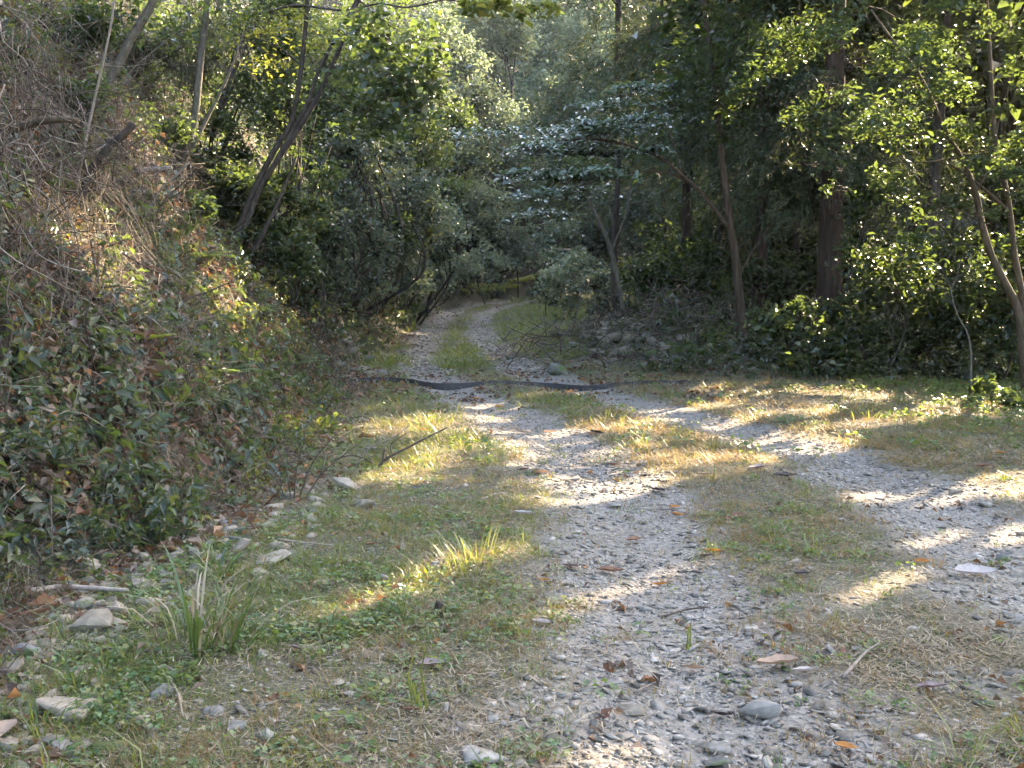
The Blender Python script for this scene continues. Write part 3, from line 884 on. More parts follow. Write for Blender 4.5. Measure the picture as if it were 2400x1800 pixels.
def parts_tree(root, base, trunk, r0, r1, bark, limbs, sides=8, flare=.0):
    mb = MB(); tube(mb, trunk, r0, r1, sides, 5, .12, flare=flare)
    mb.build('trunk', bark, root, base, True)
    for lp, a, b in limbs:
        mb = MB(); tube(mb, lp, a, b, 5, 4, .1)
        mb.build('limb', bark, root, base, True)

def blob(name, label, cat, px, py, Y, rx, ry, material, s_px, fill=2.4, hi=False, depth=.9, up=1.0, bark='bark_dark', group=None, flat=.7, seed=0, clumps=None,
         thick=None, width=.55, limbs=6, base_shift=(0, 0), carve=True, csize=.42):
    """a shrub or small tree whose crown shows around (px, py) in the photograph at Y metres"""
    rng = np.random.default_rng(1000 + seed)
    if px < 700:
        Y = min(Y, ground(px, py + .6 * ry)[1] + .2)
    C = at(px, py, Y)
    k = Y / F
    R = np.array([rx * k, 0, ry * k]); R[1] = depth * (R[0] + R[2]) / 2
    bx, by = C[0] + base_shift[0], C[1] + base_shift[1]
    gz = hz(bx, by)
    base = np.array([bx, by, gz])
    root = empty(name, base, label, cat, group)
    if clumps is None:
        nc = int(np.clip(16 * (R[0] * R[2]) ** .5 / .8, 12, 30))
        rc = csize * min(R[0], R[2]) * 1.05
        clumps = []
        for _ in range(nc):
            u = unit(rng.normal(size=3)) * (rng.random() ** .4)
            clumps.append((C + u * R * .92, rc * (.5 + .8 * rng.random() ** 1.5)))
    s_px = s_px * (1.22 if Y > 18.7 else 1.1)
    size = s_px * k
    n = int(fill * math.pi * rx * ry / (.32 * s_px * s_px))
    P, idx = clump_points(clumps, n, rng, flat)
    cv = rng.random(len(clumps))
    keep = P[:, 2] > height(P[:, 0], P[:, 1]) + .02
    if carve:
        keep &= lit_keep(P, size)
    P = P[keep]
    var = np.clip(cv[idx[keep]] * .55 + rng.random(len(P)) * .5, 0, 1)
    mb = MB(); leaves(mb, P, size, up, hi, var, width, rng)
    cr = mb.build('crown', material, root, base); cr['kind'] = 'stuff'
    top = C + np.array([0, 0, R[2] * .3])
    th = thick or max(.010, .010 * (top[2] - gz) + .006)
    mid = base * .5 + top * .5 + np.array([rng.normal() * .12, rng.normal() * .12, 0]) * (top[2] - gz)
    if px < 1000 and base_shift == (0, 0):
        base2 = np.array([base[0] - .7, base[1] + .3, 0]); base2[2] = hz(base2[0], base2[1])
    else:
        base2 = base
    low = base2 - np.array([0, 0, .1])
    tr = [low, mid, top]
    cc = sorted(clumps, key=lambda q: -q[1])[:limbs]
    lm = []
    for c, r in cc:
        t = .25 + .5 * rng.random()
        st = spline(tr, 8)[int(t * 16)]
        lm.append(([st, st * .45 + c * .55 + np.array([0, 0, .12 * np.linalg.norm(c - st)]), c + (c - st) * .25], th * .5, th * .15))
    parts_tree(root, base, tr, th, th * .4, bark, lm)
    return root

def cedar(label, bx, by, hgt, r0, low, reach, seed, nb=60, per=10, sprays=22, group=None, bark='bark_cedar', lean=(0, 0), spray_len=.32, name='cedar_tree', width=.027, front=None):
    rng = np.random.default_rng(3000 + seed)
    base = np.array([bx, by, hz(bx, by)])
    root = empty(name, base, label, 'tree', group)
    top = base + np.array([lean[0], lean[1], hgt])
    mb = MB(); tube(mb, [base - [0, 0, .2], base * .66 + top * .34, base * .33 + top * .67, top], r0, r0 * .25, 14, 8, .05, flare=.35, rng=rng)
    mb.build('trunk', bark, root, base, True)
    nmb = MB()
    CC, DD = [], []
    for i in range(nb):
        t = rng.random()
        z = low + (hgt - low) * t ** 1.25
        st = base + (top - base) * (z / hgt)
        a = rng.random() * 6.283
        ln = reach * (1.05 - .75 * t) * (.6 + .5 * rng.random())
        o = np.array([math.cos(a), math.sin(a), 0])
        p1 = st + o * ln * .5 + np.array([0, 0, .06 * ln])
        p2 = st + o * ln + np.array([0, 0, -.18 * ln])
        if i < 14:
            lmb = MB(); tube(lmb, [st, p1, p2], .025 + .012 * ln * .4, .006, 4, 3, rng=rng); lmb.build('branch', bark, root, base)
        tt = .2 + .8 * rng.random(sprays) ** .7
        q = (1 - tt)[:, None] ** 2 * st + (2 * tt * (1 - tt))[:, None] * p1 + (tt ** 2)[:, None] * p2
        sd = unit(o + rng.normal(size=(sprays, 3)) * np.array([.7, .7, .35]) + np.array([0, 0, -.45]))
        CC.append(q + rng.normal(size=(sprays, 3)) * .14); DD.append(sd)
    if front:
        fz0, fz1, fn = front
        q = base + np.stack([rng.normal(size=fn) * .55, -.35 - .7 * rng.random(fn), fz0 + (fz1 - fz0) * rng.random(fn)], 1)
        CC.append(q); DD.append(unit(rng.normal(size=(fn, 3)) * np.array([.8, .4, .3]) + np.array([0, -.5, -.6])))
    CC, DD = np.concatenate(CC), np.concatenate(DD)
    k = lit_keep(CC, .3) & (CC[:, 2] > height(CC[:, 0], CC[:, 1]) + .1)
    CC, DD = CC[k], DD[k]
    needles(nmb, CC, DD, spray_len * (.7 + .7 * rng.random(len(CC))), per, rng, width)
    o = nmb.build('crown', 'needle', root, base); o['kind'] = 'stuff'
    return root

def broad(label, bx, by, hgt, crown_r, seed, material='leaf_mid', n=2600, size=.34, low=.42, group=None, r0=.16):
    """a tall forest tree, its crown above the picture's top edge for the most part"""
    rng = np.random.default_rng(5000 + seed)
    base = np.array([bx, by, hz(bx, by)])
    root = empty('forest_tree', base, label, 'tree', group)
    top = base + np.array([rng.normal() * .6, rng.normal() * .6, hgt])
    mid = base * .5 + top * .5 + np.array([rng.normal() * .3, rng.normal() * .3, 0])
    cl = []
    for _ in range(16):
        u = unit(rng.normal(size=3)) * rng.random() ** .4
        c = base + np.array([0, 0, hgt * (low + 1) / 2]) + u * np.array([crown_r, crown_r, hgt * (1 - low) / 2])
        cl.append((c, crown_r * (.32 + .25 * rng.random())))
    P, idx = clump_points(cl, n, rng, .6)
    k = lit_keep(P, size)
    P = P[k]
    mb = MB(); leaves(mb, P, size, 1.0, False, np.clip(rng.random(16)[idx[k]] * .5 + rng.random(len(P)) * .5, 0, 1), .6, rng)
    o = mb.build('crown', material, root, base); o['kind'] = 'stuff'
    tr = [base - [0, 0, .2], mid, top]
    lm = []
    for c, r in cl[:6]:
        st = spline(tr, 8)[int((.35 + .4 * rng.random()) * 16)]
        lm.append(([st, (st + c) / 2 + np.array([0, 0, .3]), c], r0 * .4, r0 * .1))
    parts_tree(root, base, tr, r0, r0 * .3, 'bark_dark', lm, 8, .4)
    return root

# the tall wood on the sunny side: trunks in the dark behind the forest edge, crowns overhead
WOOD = []
wr = np.random.default_rng(77)
for i, gy_ in enumerate(np.arange(19.5, 52, 4.6)):
    for j, gx_ in enumerate(np.arange(3.6 + (i % 2) * 2.4, 31, 4.9)):
        x, y = gx_ + wr.normal() * .7, gy_ + wr.normal() * .7
        if y < 22 and x < 7.6: continue
        if bank_d(np.array([x]), np.array([y]))[0] > -1 or (y < 29 and x < 4.8): continue
        if y > 33 and x < 5.5: continue
        WOOD.append((x, y))
WOOD += [(4.7, 25.6), (6.7, 23.2), (6.3, 28.4), (7.2, 19.6), (9.6, 15.2), (13.5, 14.6), (9.4, 18.9), (13.4, 18.6), (17.5, 16.5), (21.5, 18.6), (17.0, 12.8), (12.2, 11.2), (25.0, 22.5), (16.0, 20.8)]  # more trees, added to block sun from the near ground and left bank
for i, (x, y) in enumerate(WOOD):
    if i % 3 == 1:
        cedar('tall dark cedar standing deep in the shaded wood at right', x, y, 13 + 4 * wr.random(), .17, 4.0 + wr.random() * 2, 2.5, 50 + i, 60, 7, 16, 'tall trees of the shaded wood', spray_len=.42, width=.035)
    else:
        broad('tall leafy tree standing deep in the shaded wood at right', x, y, 12 + 5 * wr.random(), 2.9 + .6 * wr.random(), i, 'leaf_mid' if i % 2 else 'leaf_dark', 3600, .36, .40, 'tall trees of the shaded wood', .08 + .04 * wr.random())

for i in range(16):  # trees added above the frame to keep sun off the hillside crowns
    if i < 5: continue
    x, y = -8 + i * 3.9 + wr.normal() * .8, 63 + (i % 2) * 9 + wr.normal() * 1.2
    broad('tall leafy tree added high on the hillside for its shade', x, y, 13 + 4 * wr.random(), 3.6, 300 + i, 'leaf_grey' if i % 2 else 'leaf_mid', 2400, .55, .25, 'shade trees added high on the hillside', .14)
# cedars that show
cedar('thick-trunked cedar rising behind the bushy forest edge at right', *at(1790, 700, 20.5)[:2], 15, .235, 2.9, 2.4, 1, 170, 12, 42, front=(3.5, 7.5, 520))
cedar('shaggy cedar hanging drooping sprays behind the slim peeling tree', *at(1640, 700, 22.5)[:2], 15, .13, 2.7, 2.7, 2, 150, 13, 42)
cedar('dark cedar behind the rubble mound with low hanging sprays', *at(1480, 690, 27)[:2], 16, .14, 3.2, 2.8, 3, 140, 12, 40)
cedar('tall cedar above the far bend with brownish sprays', *at(1330, 660, 37)[:2], 19, .15, 4, 3.4, 4, 130, 11, 36, spray_len=.42, width=.034)
cedar('cedar at the top of the picture beyond the limb of white-glinting leaves', *at(1440, 650, 42)[:2], 21, .15, 4, 3.6, 5, 130, 11, 36, spray_len=.46, width=.038)
cedar('cedar in the dark between the thick trunk and the peeling tree', *at(1700, 690, 27)[:2], 16, .12, 2.6, 2.5, 6, 120, 11, 36)

# slim tree with peeling bark and the long limb of glinting leaves
def px_line(pts, Y):
    out = []
    for i, q in enumerate(pts):
        yy = Y if np.isscalar(Y) else Y[i]
        out.append(at(q[0], q[1], yy))
    return out
def custom_tree(name, label, base_px, Y, trunks, bark, crowns=(), group=None, cat='tree', sides=9, auto=False):
    sh, Y0 = 0.0, Y
    if auto:
        sh = ground(*base_px)[1] - Y
        Y += sh
    b = at(base_px[0], base_px[1], Y)
    base = np.array([b[0], Y, hz(b[0], Y)])
    root = empty(name, base, label, cat, group)
    for i, (pts, r0, r1) in enumerate(trunks):
        P = px_line([(q[0], q[1]) for q in pts], [q[2] + sh if len(q) > 2 else Y for q in pts])
        if i == 0 or pts[0][:2] == base_px:
            P = [base - np.array([0, 0, .15])] + P[1:] if pts[0][:2] == base_px else P
        rk = Y / Y0
        mb = MB(); tube(mb, P, r0 * rk, r1 * rk, sides if r0 > .03 else 5, 6, .1, flare=.3 if i == 0 else 0)
        mb.build('trunk' if r0 > .045 else 'limb', bark, root, base, True)
    for cr in crowns:
        rng = np.random.default_rng(int(cr['seed']))
        cl = []
        for (x, y, yy, r) in cr['clumps']:
            cl.append((at(x, y, yy + sh), r * (yy + sh) / F))
        n = cr['n']
        P, idx = clump_points(cl, n, rng, cr.get('flat', .35), cr.get('dome', .25))
        size = cr['size']
        k = P[:, 2] > height(P[:, 0], P[:, 1]) + .02
        if cr.get('carve', True): k &= lit_keep(P, size)
        P = P[k]
        mb = MB()
        leaves(mb, P, size, cr.get('up', 1.5), cr.get('hi', True), np.clip(rng.random(len(cl))[idx[k]] * .5 + rng.random(len(P)) * .5, 0, 1), cr.get('width', .5), rng, axis=cr.get('axis'), tilt=cr.get('tilt', (0, 0)), spread=cr.get('spread', .75))
        o = mb.build('crown', cr['mat'], root, base); o['kind'] = 'stuff'
        if cr.get('twigs'):
            mb = MB()
            for c, r in cl:
                for _ in range(cr['twigs']):
                    e = c + unit(rng.normal(size=3)) * r * np.array([1, 1, .4])
                    s = c + unit(rng.normal(size=3)) * r * .3
                    tube(mb, [s, (s + e) / 2 + rng.normal(size=3) * r * .08, e], .006, .002, 3, 2, rng=rng)
            o = mb.build('twigs', bark, root, base); o['kind'] = 'stuff'
    return root

lay1 = []
lr = np.random.default_rng(8)
for x, y, r in ((1060, 300, 40), (1110, 285, 50), (1150, 300, 55), (1190, 270, 60), (1230, 290, 60), (1270, 265, 65), (1310, 285, 60), (1350, 255, 65), (1390, 240, 60), (1430, 230, 60), (1460, 262, 55), (1400, 275, 50),
                (1330, 225, 55), (1380, 200, 45), (1250, 235, 40), (1160, 330, 50), (1210, 330, 60), (1280, 320, 60), (1110, 352, 45), (1180, 372, 55), (1240, 372, 60), (1150, 410, 50), (1210, 420, 55), (1260, 410, 50), (1300, 370, 50),
                (1130, 440, 45), (1180, 462, 40), (1080, 330, 35), (1460, 200, 45), (1340, 320, 45), (1420, 310, 45)):
    lay1.append((x + lr.normal() * 12, y + lr.normal() * 10, 17.6 + lr.random() * 3.2, r * (.7 + .9 * lr.random())))
custom_tree('peeling_tree', 'slim tree with reddish peeling bark and a long limb of glinting leaves', (1604, 772), 19.6,
            [([(1604, 772), (1598, 653), (1588, 553), (1575, 467), (1562, 367), (1555, 300), (1548, 200), (1530, 90), (1520, -20), (1500, -250), (1490, -500)], .082, .02),
             ([(1578, 497), (1518, 420, 19.4), (1475, 380, 19.2), (1420, 337, 19.1), (1337, 310, 19), (1260, 300, 19), (1150, 310, 19)], .04, .01),
             ([(1500, 402, 19.3), (1440, 372, 19.2), (1370, 372, 19), (1290, 390, 19), (1200, 420, 19)], .022, .006),
             ([(1475, 380, 19.2), (1450, 300, 19.3), (1420, 240, 19.4), (1380, 210, 19.4)], .018, .005),
             ([(1592, 600), (1640, 520, 19.4), (1680, 470, 19.3)], .02, .006)],
            'bark_peel', [dict(clumps=lay1, n=4600, size=.145, mat='leaf_gloss', flat=.13, dome=.06, up=2.2, tilt=(-.1, -.85), spread=.65, width=.44, seed=31, twigs=7),
             dict(clumps=[(1540, 230, 19.4, 70), (1500, 180, 19.2, 70), (1590, 190, 19.4, 70), (1550, 130, 19.3, 80), (1480, 120, 19.4, 70), (1600, 100, 19.4, 70), (1530, 40, 19.4, 80), (1560, 290, 19.3, 45)], n=1700, size=.11, mat='leaf_dark', flat=.5, seed=32, twigs=5),
             dict(clumps=[(1480 + 90 * math.cos(k * 1.7) * (1 + k % 3), -190 - 70 * (k % 6), 18.2 + 1.4 * math.sin(k * 2.1), 130) for k in range(16)], n=3000, size=.24, hi=False, mat='leaf_mid', flat=.6, seed=36)])  # last crown: out of frame, added to shade the upper left bank

pt = [o for o in COL.objects if o.name == 'peeling_tree'][0]
ptr = [c_ for c_ in pt.children if c_.name.startswith('trunk')][0]
bst = np.array(pt.location)
for k, (y0_, y1_, ang, wd) in enumerate(((760, 690, 3.6, .035), (735, 640, 4.6, .04), (690, 600, 4.2, .03), (655, 560, 5.1, .035), (610, 540, 3.8, .03), (748, 700, 5.4, .03))):
    P_ = []
    for t in np.linspace(0, 1, 7):
        yy = y0_ + (y1_ - y0_) * t
        c_ = at(np.interp(yy, [553, 653, 772], [1588, 1598, 1603]), yy, 19.6)
        rr = .092 + .03 * (2 * t - 1) ** 4 * (1 if k % 2 else .5)
        for s_ in (-1, 1):
            a_ = ang + s_ * wd / .18 * (1 - .4 * t)
            P_.append(c_ + np.array([math.cos(a_) * rr, math.sin(a_) * rr, 0]))
    mb = MB(); mb.add(P_, np.array([[2 * i, 2 * i + 1, 2 * i + 3, 2 * i + 2] for i in range(6)]))
    mb.build('bark_strip', 'bark_peel', ptr, bst)
# two thin trees by the mound, bare twigs
custom_tree('slim_tree', 'pale slim tree leaning left beside the rubble mound', (1354, 692), 23.5,
            [([(1354, 692), (1337, 620), (1320, 540), (1295, 480), (1273, 433), (1267, 397), (1255, 350)], .062, .02), ([(1320, 545), (1350, 470), (1360, 417), (1375, 330)], .03, .01),
             ([(1273, 433), (1240, 400), (1215, 395)], .016, .005), ([(1280, 450), (1330, 430), (1390, 412), (1440, 395)], .015, .004), ([(1360, 440), (1410, 430), (1450, 400)], .014, .004),
             ([(1270, 420), (1300, 385), (1330, 392), (1350, 410)], .012, .004), ([(1268, 400), (1285, 360), (1310, 340)], .012, .004), ([(1300, 490), (1250, 460), (1225, 440)], .012, .004)], 'bark_grey',
            [dict(clumps=[(1260, 350, 23.5, 60), (1360, 330, 23.5, 50)], n=260, size=.12, mat='leaf_mid', seed=33)])
custom_tree('dark_tree', 'stout dark trunk just behind the pale slim tree', (1328, 680), 25,
            [([(1328, 680), (1327, 600), (1328, 500), (1333, 420), (1338, 330)], .09, .05)], 'bark_dark')
for i, (x, y, w, Y, lb) in enumerate(((1565, 700, .11, 28, 'dark straight trunk in the shade left of the peeling tree'), (1430, 690, .08, 30, 'thin dark trunk in the shade above the rubble mound'),
                                      (1690, 720, .07, 26, 'thin dark trunk in the shade beside the thick cedar'), (1510, 700, .06, 33, 'thin black trunk deep behind the rubble mound'))):
    custom_tree('dark_tree', lb, (x, y), Y, [([(x, y), (x + 5, y - 200), (x - 5, y - 450), (x + 8, y - 900)], w, w * .6)], 'bark_dark')

# multi-stemmed tree at the right edge
rc = []
for x, y, yy, r in ((1960, 130, 15, 95), (2050, 90, 14.6, 95), (2130, 150, 14.4, 90), (2180, 60, 14.2, 90), (1900, 220, 15.4, 85), (1990, 240, 15, 90), (2090, 250, 14.6, 80), (2180, 270, 14.4, 80), (1870, 330, 15.6, 75), (1950, 350, 15.3, 80), (2040, 370, 15, 80),
                    (2130, 370, 14.6, 70), (1900, 420, 15.6, 70), (1990, 450, 15.4, 80), (2080, 470, 15, 75), (2170, 480, 14.6, 65), (1840, 400, 15.8, 55), (1850, 60, 15.6, 80), (1940, 20, 15.2, 80), (2040, -10, 14.8, 90), (2140, -20, 14.5, 90), (2230, 180, 14, 90), (2240, 380, 14, 80), (1830, 250, 15.8, 55)):
    for _ in range(3):
        rc.append((x + lr.normal() * r * .55, y + lr.normal() * r * .5, yy + lr.normal() * .35, r * (.3 + .35 * lr.random())))
custom_tree('multi_stem_tree', 'brown multi-stemmed tree leaning out at the right edge with sunlit leaves', (2225, 790), 15,
            [([(2225, 790), (2202, 686), (2175, 620), (2142, 553), (2120, 480), (2108, 417), (2075, 340), (2042, 283), (1990, 170), (1930, 90), (1880, 20)], .062, .014),
             ([(2225, 790), (2212, 670), (2192, 553), (2178, 433), (2150, 300), (2140, 150), (2130, -30)], .05, .02),
             ([(2178, 455), (2150, 430), (2110, 395), (2060, 360), (2000, 345)], .03, .008),
             ([(2042, 283), (1980, 290), (1900, 300), (1850, 310)], .016, .004), ([(2075, 340), (2000, 350), (1930, 350), (1860, 340)], .014, .004), ([(2108, 417), (2140, 350), (2160, 250), (2190, 150)], .022, .006),
             ([(1990, 170), (1900, 160), (1820, 130)], .012, .004), ([(2120, 480), (2060, 450), (1990, 440)], .012, .004)],
            'bark_brown', [dict(clumps=rc, n=7200, size=.088, mat='leaf_mid', flat=.4, up=1.5, width=.52, seed=41, twigs=5),
                           dict(clumps=[(1690, 130, 17.6, 90), (1750, 70, 17.6, 85), (1640, 170, 17.8, 60), (1790, 180, 17.4, 80), (1700, 230, 17.6, 60), (1660, 60, 17.8, 60), (1800, 20, 17.4, 90), (1760, 250, 17.5, 50), (1800, 110, 17.4, 70), (1795, 200, 17.4, 60), (1800, 270, 17.4, 60), (1790, 330, 17.4, 50)], n=2100, size=.11, mat='leaf_mid', flat=.45, up=1.2, seed=42, twigs=4)])

# shrubs of the forest edge
for i, a in enumerate((
    ('bushy shrub with dark leaves at the foot of the thick cedar trunk', 1730, 690, 17.6, 105, 70, 'leaf_mid', 15), ('tall dense shrub catching sun on its crown right of the thick cedar', 1910, 600, 17.2, 140, 115, 'leaf_dark', 15),
    ('dark shrub in the gap between the sunlit shrub and the right edge', 2070, 640, 17.0, 120, 120, 'leaf_dark', 15), ('low dark shrub under the tall sunlit shrub', 1850, 740, 17.2, 110, 60, 'leaf_dark', 14),
    ('leafy shrub at the right edge below the leaning stems', 2170, 700, 16.5, 90, 90, 'leaf_dark', 15), ('low leafy shrub hugging the verge at the right edge', 2150, 850, 13.2, 90, 50, 'leaf_mid', 15),
    ('high shrub between thick cedar and leaning stems, dim', 1900, 450, 18.6, 150, 90, 'leaf_dark', 14), ('dim tall shrub behind the leaning stems', 2090, 520, 18.2, 130, 110, 'leaf_dark', 14),
    ('dark bush closing the gap behind the tall sunlit shrub', 1850, 690, 20, 90, 60, 'leaf_dark', 12), ('small dark bush in front of the deep shade right of the peeling tree', 1660, 740, 18.6, 60, 45, 'leaf_mid', 13), ('dim understory bush right behind the peeling tree', 1670, 600, 22.5, 90, 90, 'leaf_dark', 11),
    ('black-green understory bush left of the peeling tree', 1500, 610, 25, 110, 90, 'leaf_dark', 10), ('dim understory bush over the rubble mound', 1420, 560, 26, 100, 90, 'leaf_dark', 10),
    ('dim understory bush deep behind the peeling trunk', 1570, 540, 28, 110, 110, 'leaf_dark', 9), ('dim understory bush far behind the bare twigs', 1440, 470, 33, 120, 100, 'leaf_grey', 8),
    ('glossy bush at the far bend right beside the track', 1240, 610, 28, 85, 60, 'leaf_pale', 9), ('lower glossy bush on the grassy shoulder by the bend', 1180, 640, 31, 45, 28, 'leaf_grey', 8),
    ('bush at the foot of the pale slim tree', 1310, 640, 25.5, 60, 50, 'leaf_grey', 9), ('dark bush between pale slim tree and mound shade', 1400, 650, 25, 70, 50, 'leaf_dark', 9),
    ('dark growth low in the shade right of the mound', 1560, 700, 22, 80, 45, 'leaf_dark', 10), ('dark growth low in the shade under the thick cedar', 1760, 780, 18.4, 90, 28, 'leaf_dark', 12),
    ('dark shrub filling the shade behind the sunlit shrub', 1960, 720, 19, 130, 80, 'leaf_dark', 12), ('dark shrub filling the shade far right behind the pale sapling', 2130, 780, 18, 110, 50, 'leaf_dark', 12))):
    blob('shrub', a[0], 'shrub', *a[1:5], a[5], a[6], a[7], 3.6, a[3] < 18.7, seed=i, group='shrubs of the shaded forest edge', up=1.3)

# bank trees and shrubs, left
custom_tree('leaning_tree', 'dark multi-stemmed tree leaning right over the bank', (490, 560), 14.2,
            [([(490, 560), (507, 525), (547, 413), (590, 330), (630, 260), (650, 150), (662, 27), (668, -120)], .044, .024), ([(490, 560), (520, 520), (567, 397), (653, 267), (707, 167), (745, 75), (775, 0), (830, -120)], .042, .022),
             ([(567, 400), (633, 283), (667, 217), (693, 143), (760, 20), (800, -60)], .035, .018), ([(540, 560), (575, 490), (600, 440), (640, 340)], .035, .015),
             ([(560, 30, 14.2), (640, 12, 14.2), (740, 22, 14), (820, 8, 13.8), (880, 16, 13.6), (960, 0, 13.4), (1010, 6, 13.2), (1100, 10, 12.8)], .017, .007), ([(745, 75), (800, 120, 13.8), (880, 140, 13.5), (960, 160, 13.2)], .016, .004), ([(700, 180), (780, 230, 14), (870, 250, 13.8), (940, 270, 13.6)], .015, .004),
             ([(775, 0), (850, 60, 13.8), (930, 90, 13.4)], .014, .004), ([(660, 150), (600, 100), (540, 80)], .014, .005)], 'bark_dark',
            [dict(clumps=[(790, 60, 13.8, 70), (850, 100, 13.6, 75), (900, 150, 13.4, 70), (840, 180, 13.6, 70), (930, 190, 13.3, 55), (880, 230, 13.5, 60), (800, 230, 13.9, 60), (950, 110, 13.3, 45), (770, 150, 14, 55), (860, 40, 13.6, 70), (930, 50, 13.4, 50), (760, 270, 14.2, 45), (830, 260, 13.9, 40)],
                  n=1900, size=.105, mat='leaf_mid', flat=.55, up=1.2, width=.75, seed=51, twigs=4),
             dict(clumps=[(1020, 12, 12.8, 40), (1080, 8, 12.7, 45), (1140, 15, 12.6, 40), (1180, 10, 12.6, 30)], n=260, size=.12, mat='leaf_yellow', flat=.4, seed=52, width=.6, twigs=3),
             dict(clumps=[(560, 60, 14.5, 80), (640, 40, 14.5, 70), (700, 100, 14.5, 60), (590, 130, 14.5, 60)], n=700, size=.07, mat='leaf_yellow', seed=53, twigs=3)], auto=True)
custom_tree('grey_tree', 'grey vine-hung trunk standing upright behind the leaning tree', (385, 400), 15,
            [([(385, 400), (393, 360), (412, 290), (423, 233), (433, 133), (447, 0), (455, -150)], .058, .04), ([(410, 330), (450, 250), (490, 170), (530, 60)], .03, .012)], 'bark_grey',
            [dict(clumps=[(440, -30, 15, 120), (520, 20, 15, 80), (380, 60, 15, 80)], n=600, size=.08, mat='leaf_dark', seed=54, twigs=4)], auto=True)
custom_tree('mossy_tree', 'pale mossy trunk bending right at the top of the bank', (193, 215), 13.5,
            [([(193, 215), (240, 167), (265, 120), (283, 83), (310, 40), (330, 0), (350, -100)], .062, .045)], 'bark_grey',
            [dict(clumps=[(330, -40, 13.5, 110), (250, 30, 13.5, 70)], n=420, size=.08, mat='leaf_dark', seed=55, twigs=4)], auto=True)
custom_tree('dead_sapling', 'thin pale dead stem standing on the upper bank', (163, 467), 11.5, [([(163, 467), (167, 400), (200, 233), (237, 67), (250, -30)], .02, .011)], 'twig_pale', auto=True)
custom_tree('dead_snag', 'dark broken snag with splintered top on the upper bank', (165, 470), 11, [([(165, 470), (187, 393), (233, 320), (262, 295), (290, 267)], .045, .036), ([(205, 375), (225, 330), (232, 300)], .02, .012), ([(187, 420), (200, 400), (212, 370)], .016, .01)], 'bark_dark', auto=True)
custom_tree('dead_snag', 'slender dark snag leaning right above the broken one', (138, 360), 12, [([(138, 360), (160, 310), (190, 250), (213, 213)], .042, .028)], 'bark_dark', auto=True)
custom_tree('fallen_bough', 'thick brown bough arching in from the left edge', (20, 340), 11, [([(-40, 330), (0, 297), (40, 276), (83, 263), (130, 258), (170, 262)], .05, .03)], 'bark_brown', cat='branch', auto=True)
custom_tree('fallen_log', 'short pale barkless log lodged across the upper bank', (300, 380), 12.5, [([(230, 372), (300, 368), (372, 364)], .035, .03)], 'wood_pale', cat='log', auto=True)
custom_tree('dead_stump', 'dark rotten stump at the left edge of the bank', (-5, 790), 7.2, [([(-5, 790), (8, 740), (26, 690)], .05, .03)], 'bark_dark', cat='stump', auto=True)
custom_tree('dead_sapling', 'thin upright dead stem with a side shoot on the mid bank', (212, 668), 8.6, [([(212, 668), (213, 620), (205, 575), (196, 520)], .016, .009), ([(213, 620), (250, 619), (285, 621)], .007, .005)], 'twig_brown', auto=True)
custom_tree('dead_sapling', 'thin leaning dead stem lying over the mid bank ferns', (340, 672), 9.2, [([(340, 672), (400, 650), (450, 630), (505, 606)], .012, .006)], 'twig_brown', cat='branch', auto=True)
custom_tree('dead_sapling', 'bent thin stem left of the leaning tree foot', (290, 480), 11.5, [([(290, 480), (340, 420), (380, 380), (410, 350)], .014, .008)], 'twig_pale', auto=True)
custom_tree('dead_sapling', 'long thin stem leaning towards the leaning tree foot', (310, 480), 11.8, [([(310, 480), (350, 440), (390, 400), (420, 375)], .012, .008)], 'twig_brown', auto=True)
custom_tree('dead_sapling', 'dark stem hanging down the mid bank from the snag foot', (165, 470), 10.4, [([(150, 430), (175, 490), (190, 530), (205, 560)], .02, .012)], 'bark_dark', auto=True)
custom_tree('fallen_bough', 'weathered bough slanting down the left edge of the bank', (30, 640), 8, [([(-20, 640), (40, 600), (85, 560), (120, 520)], .03, .015)], 'bark_brown', cat='branch', auto=True)

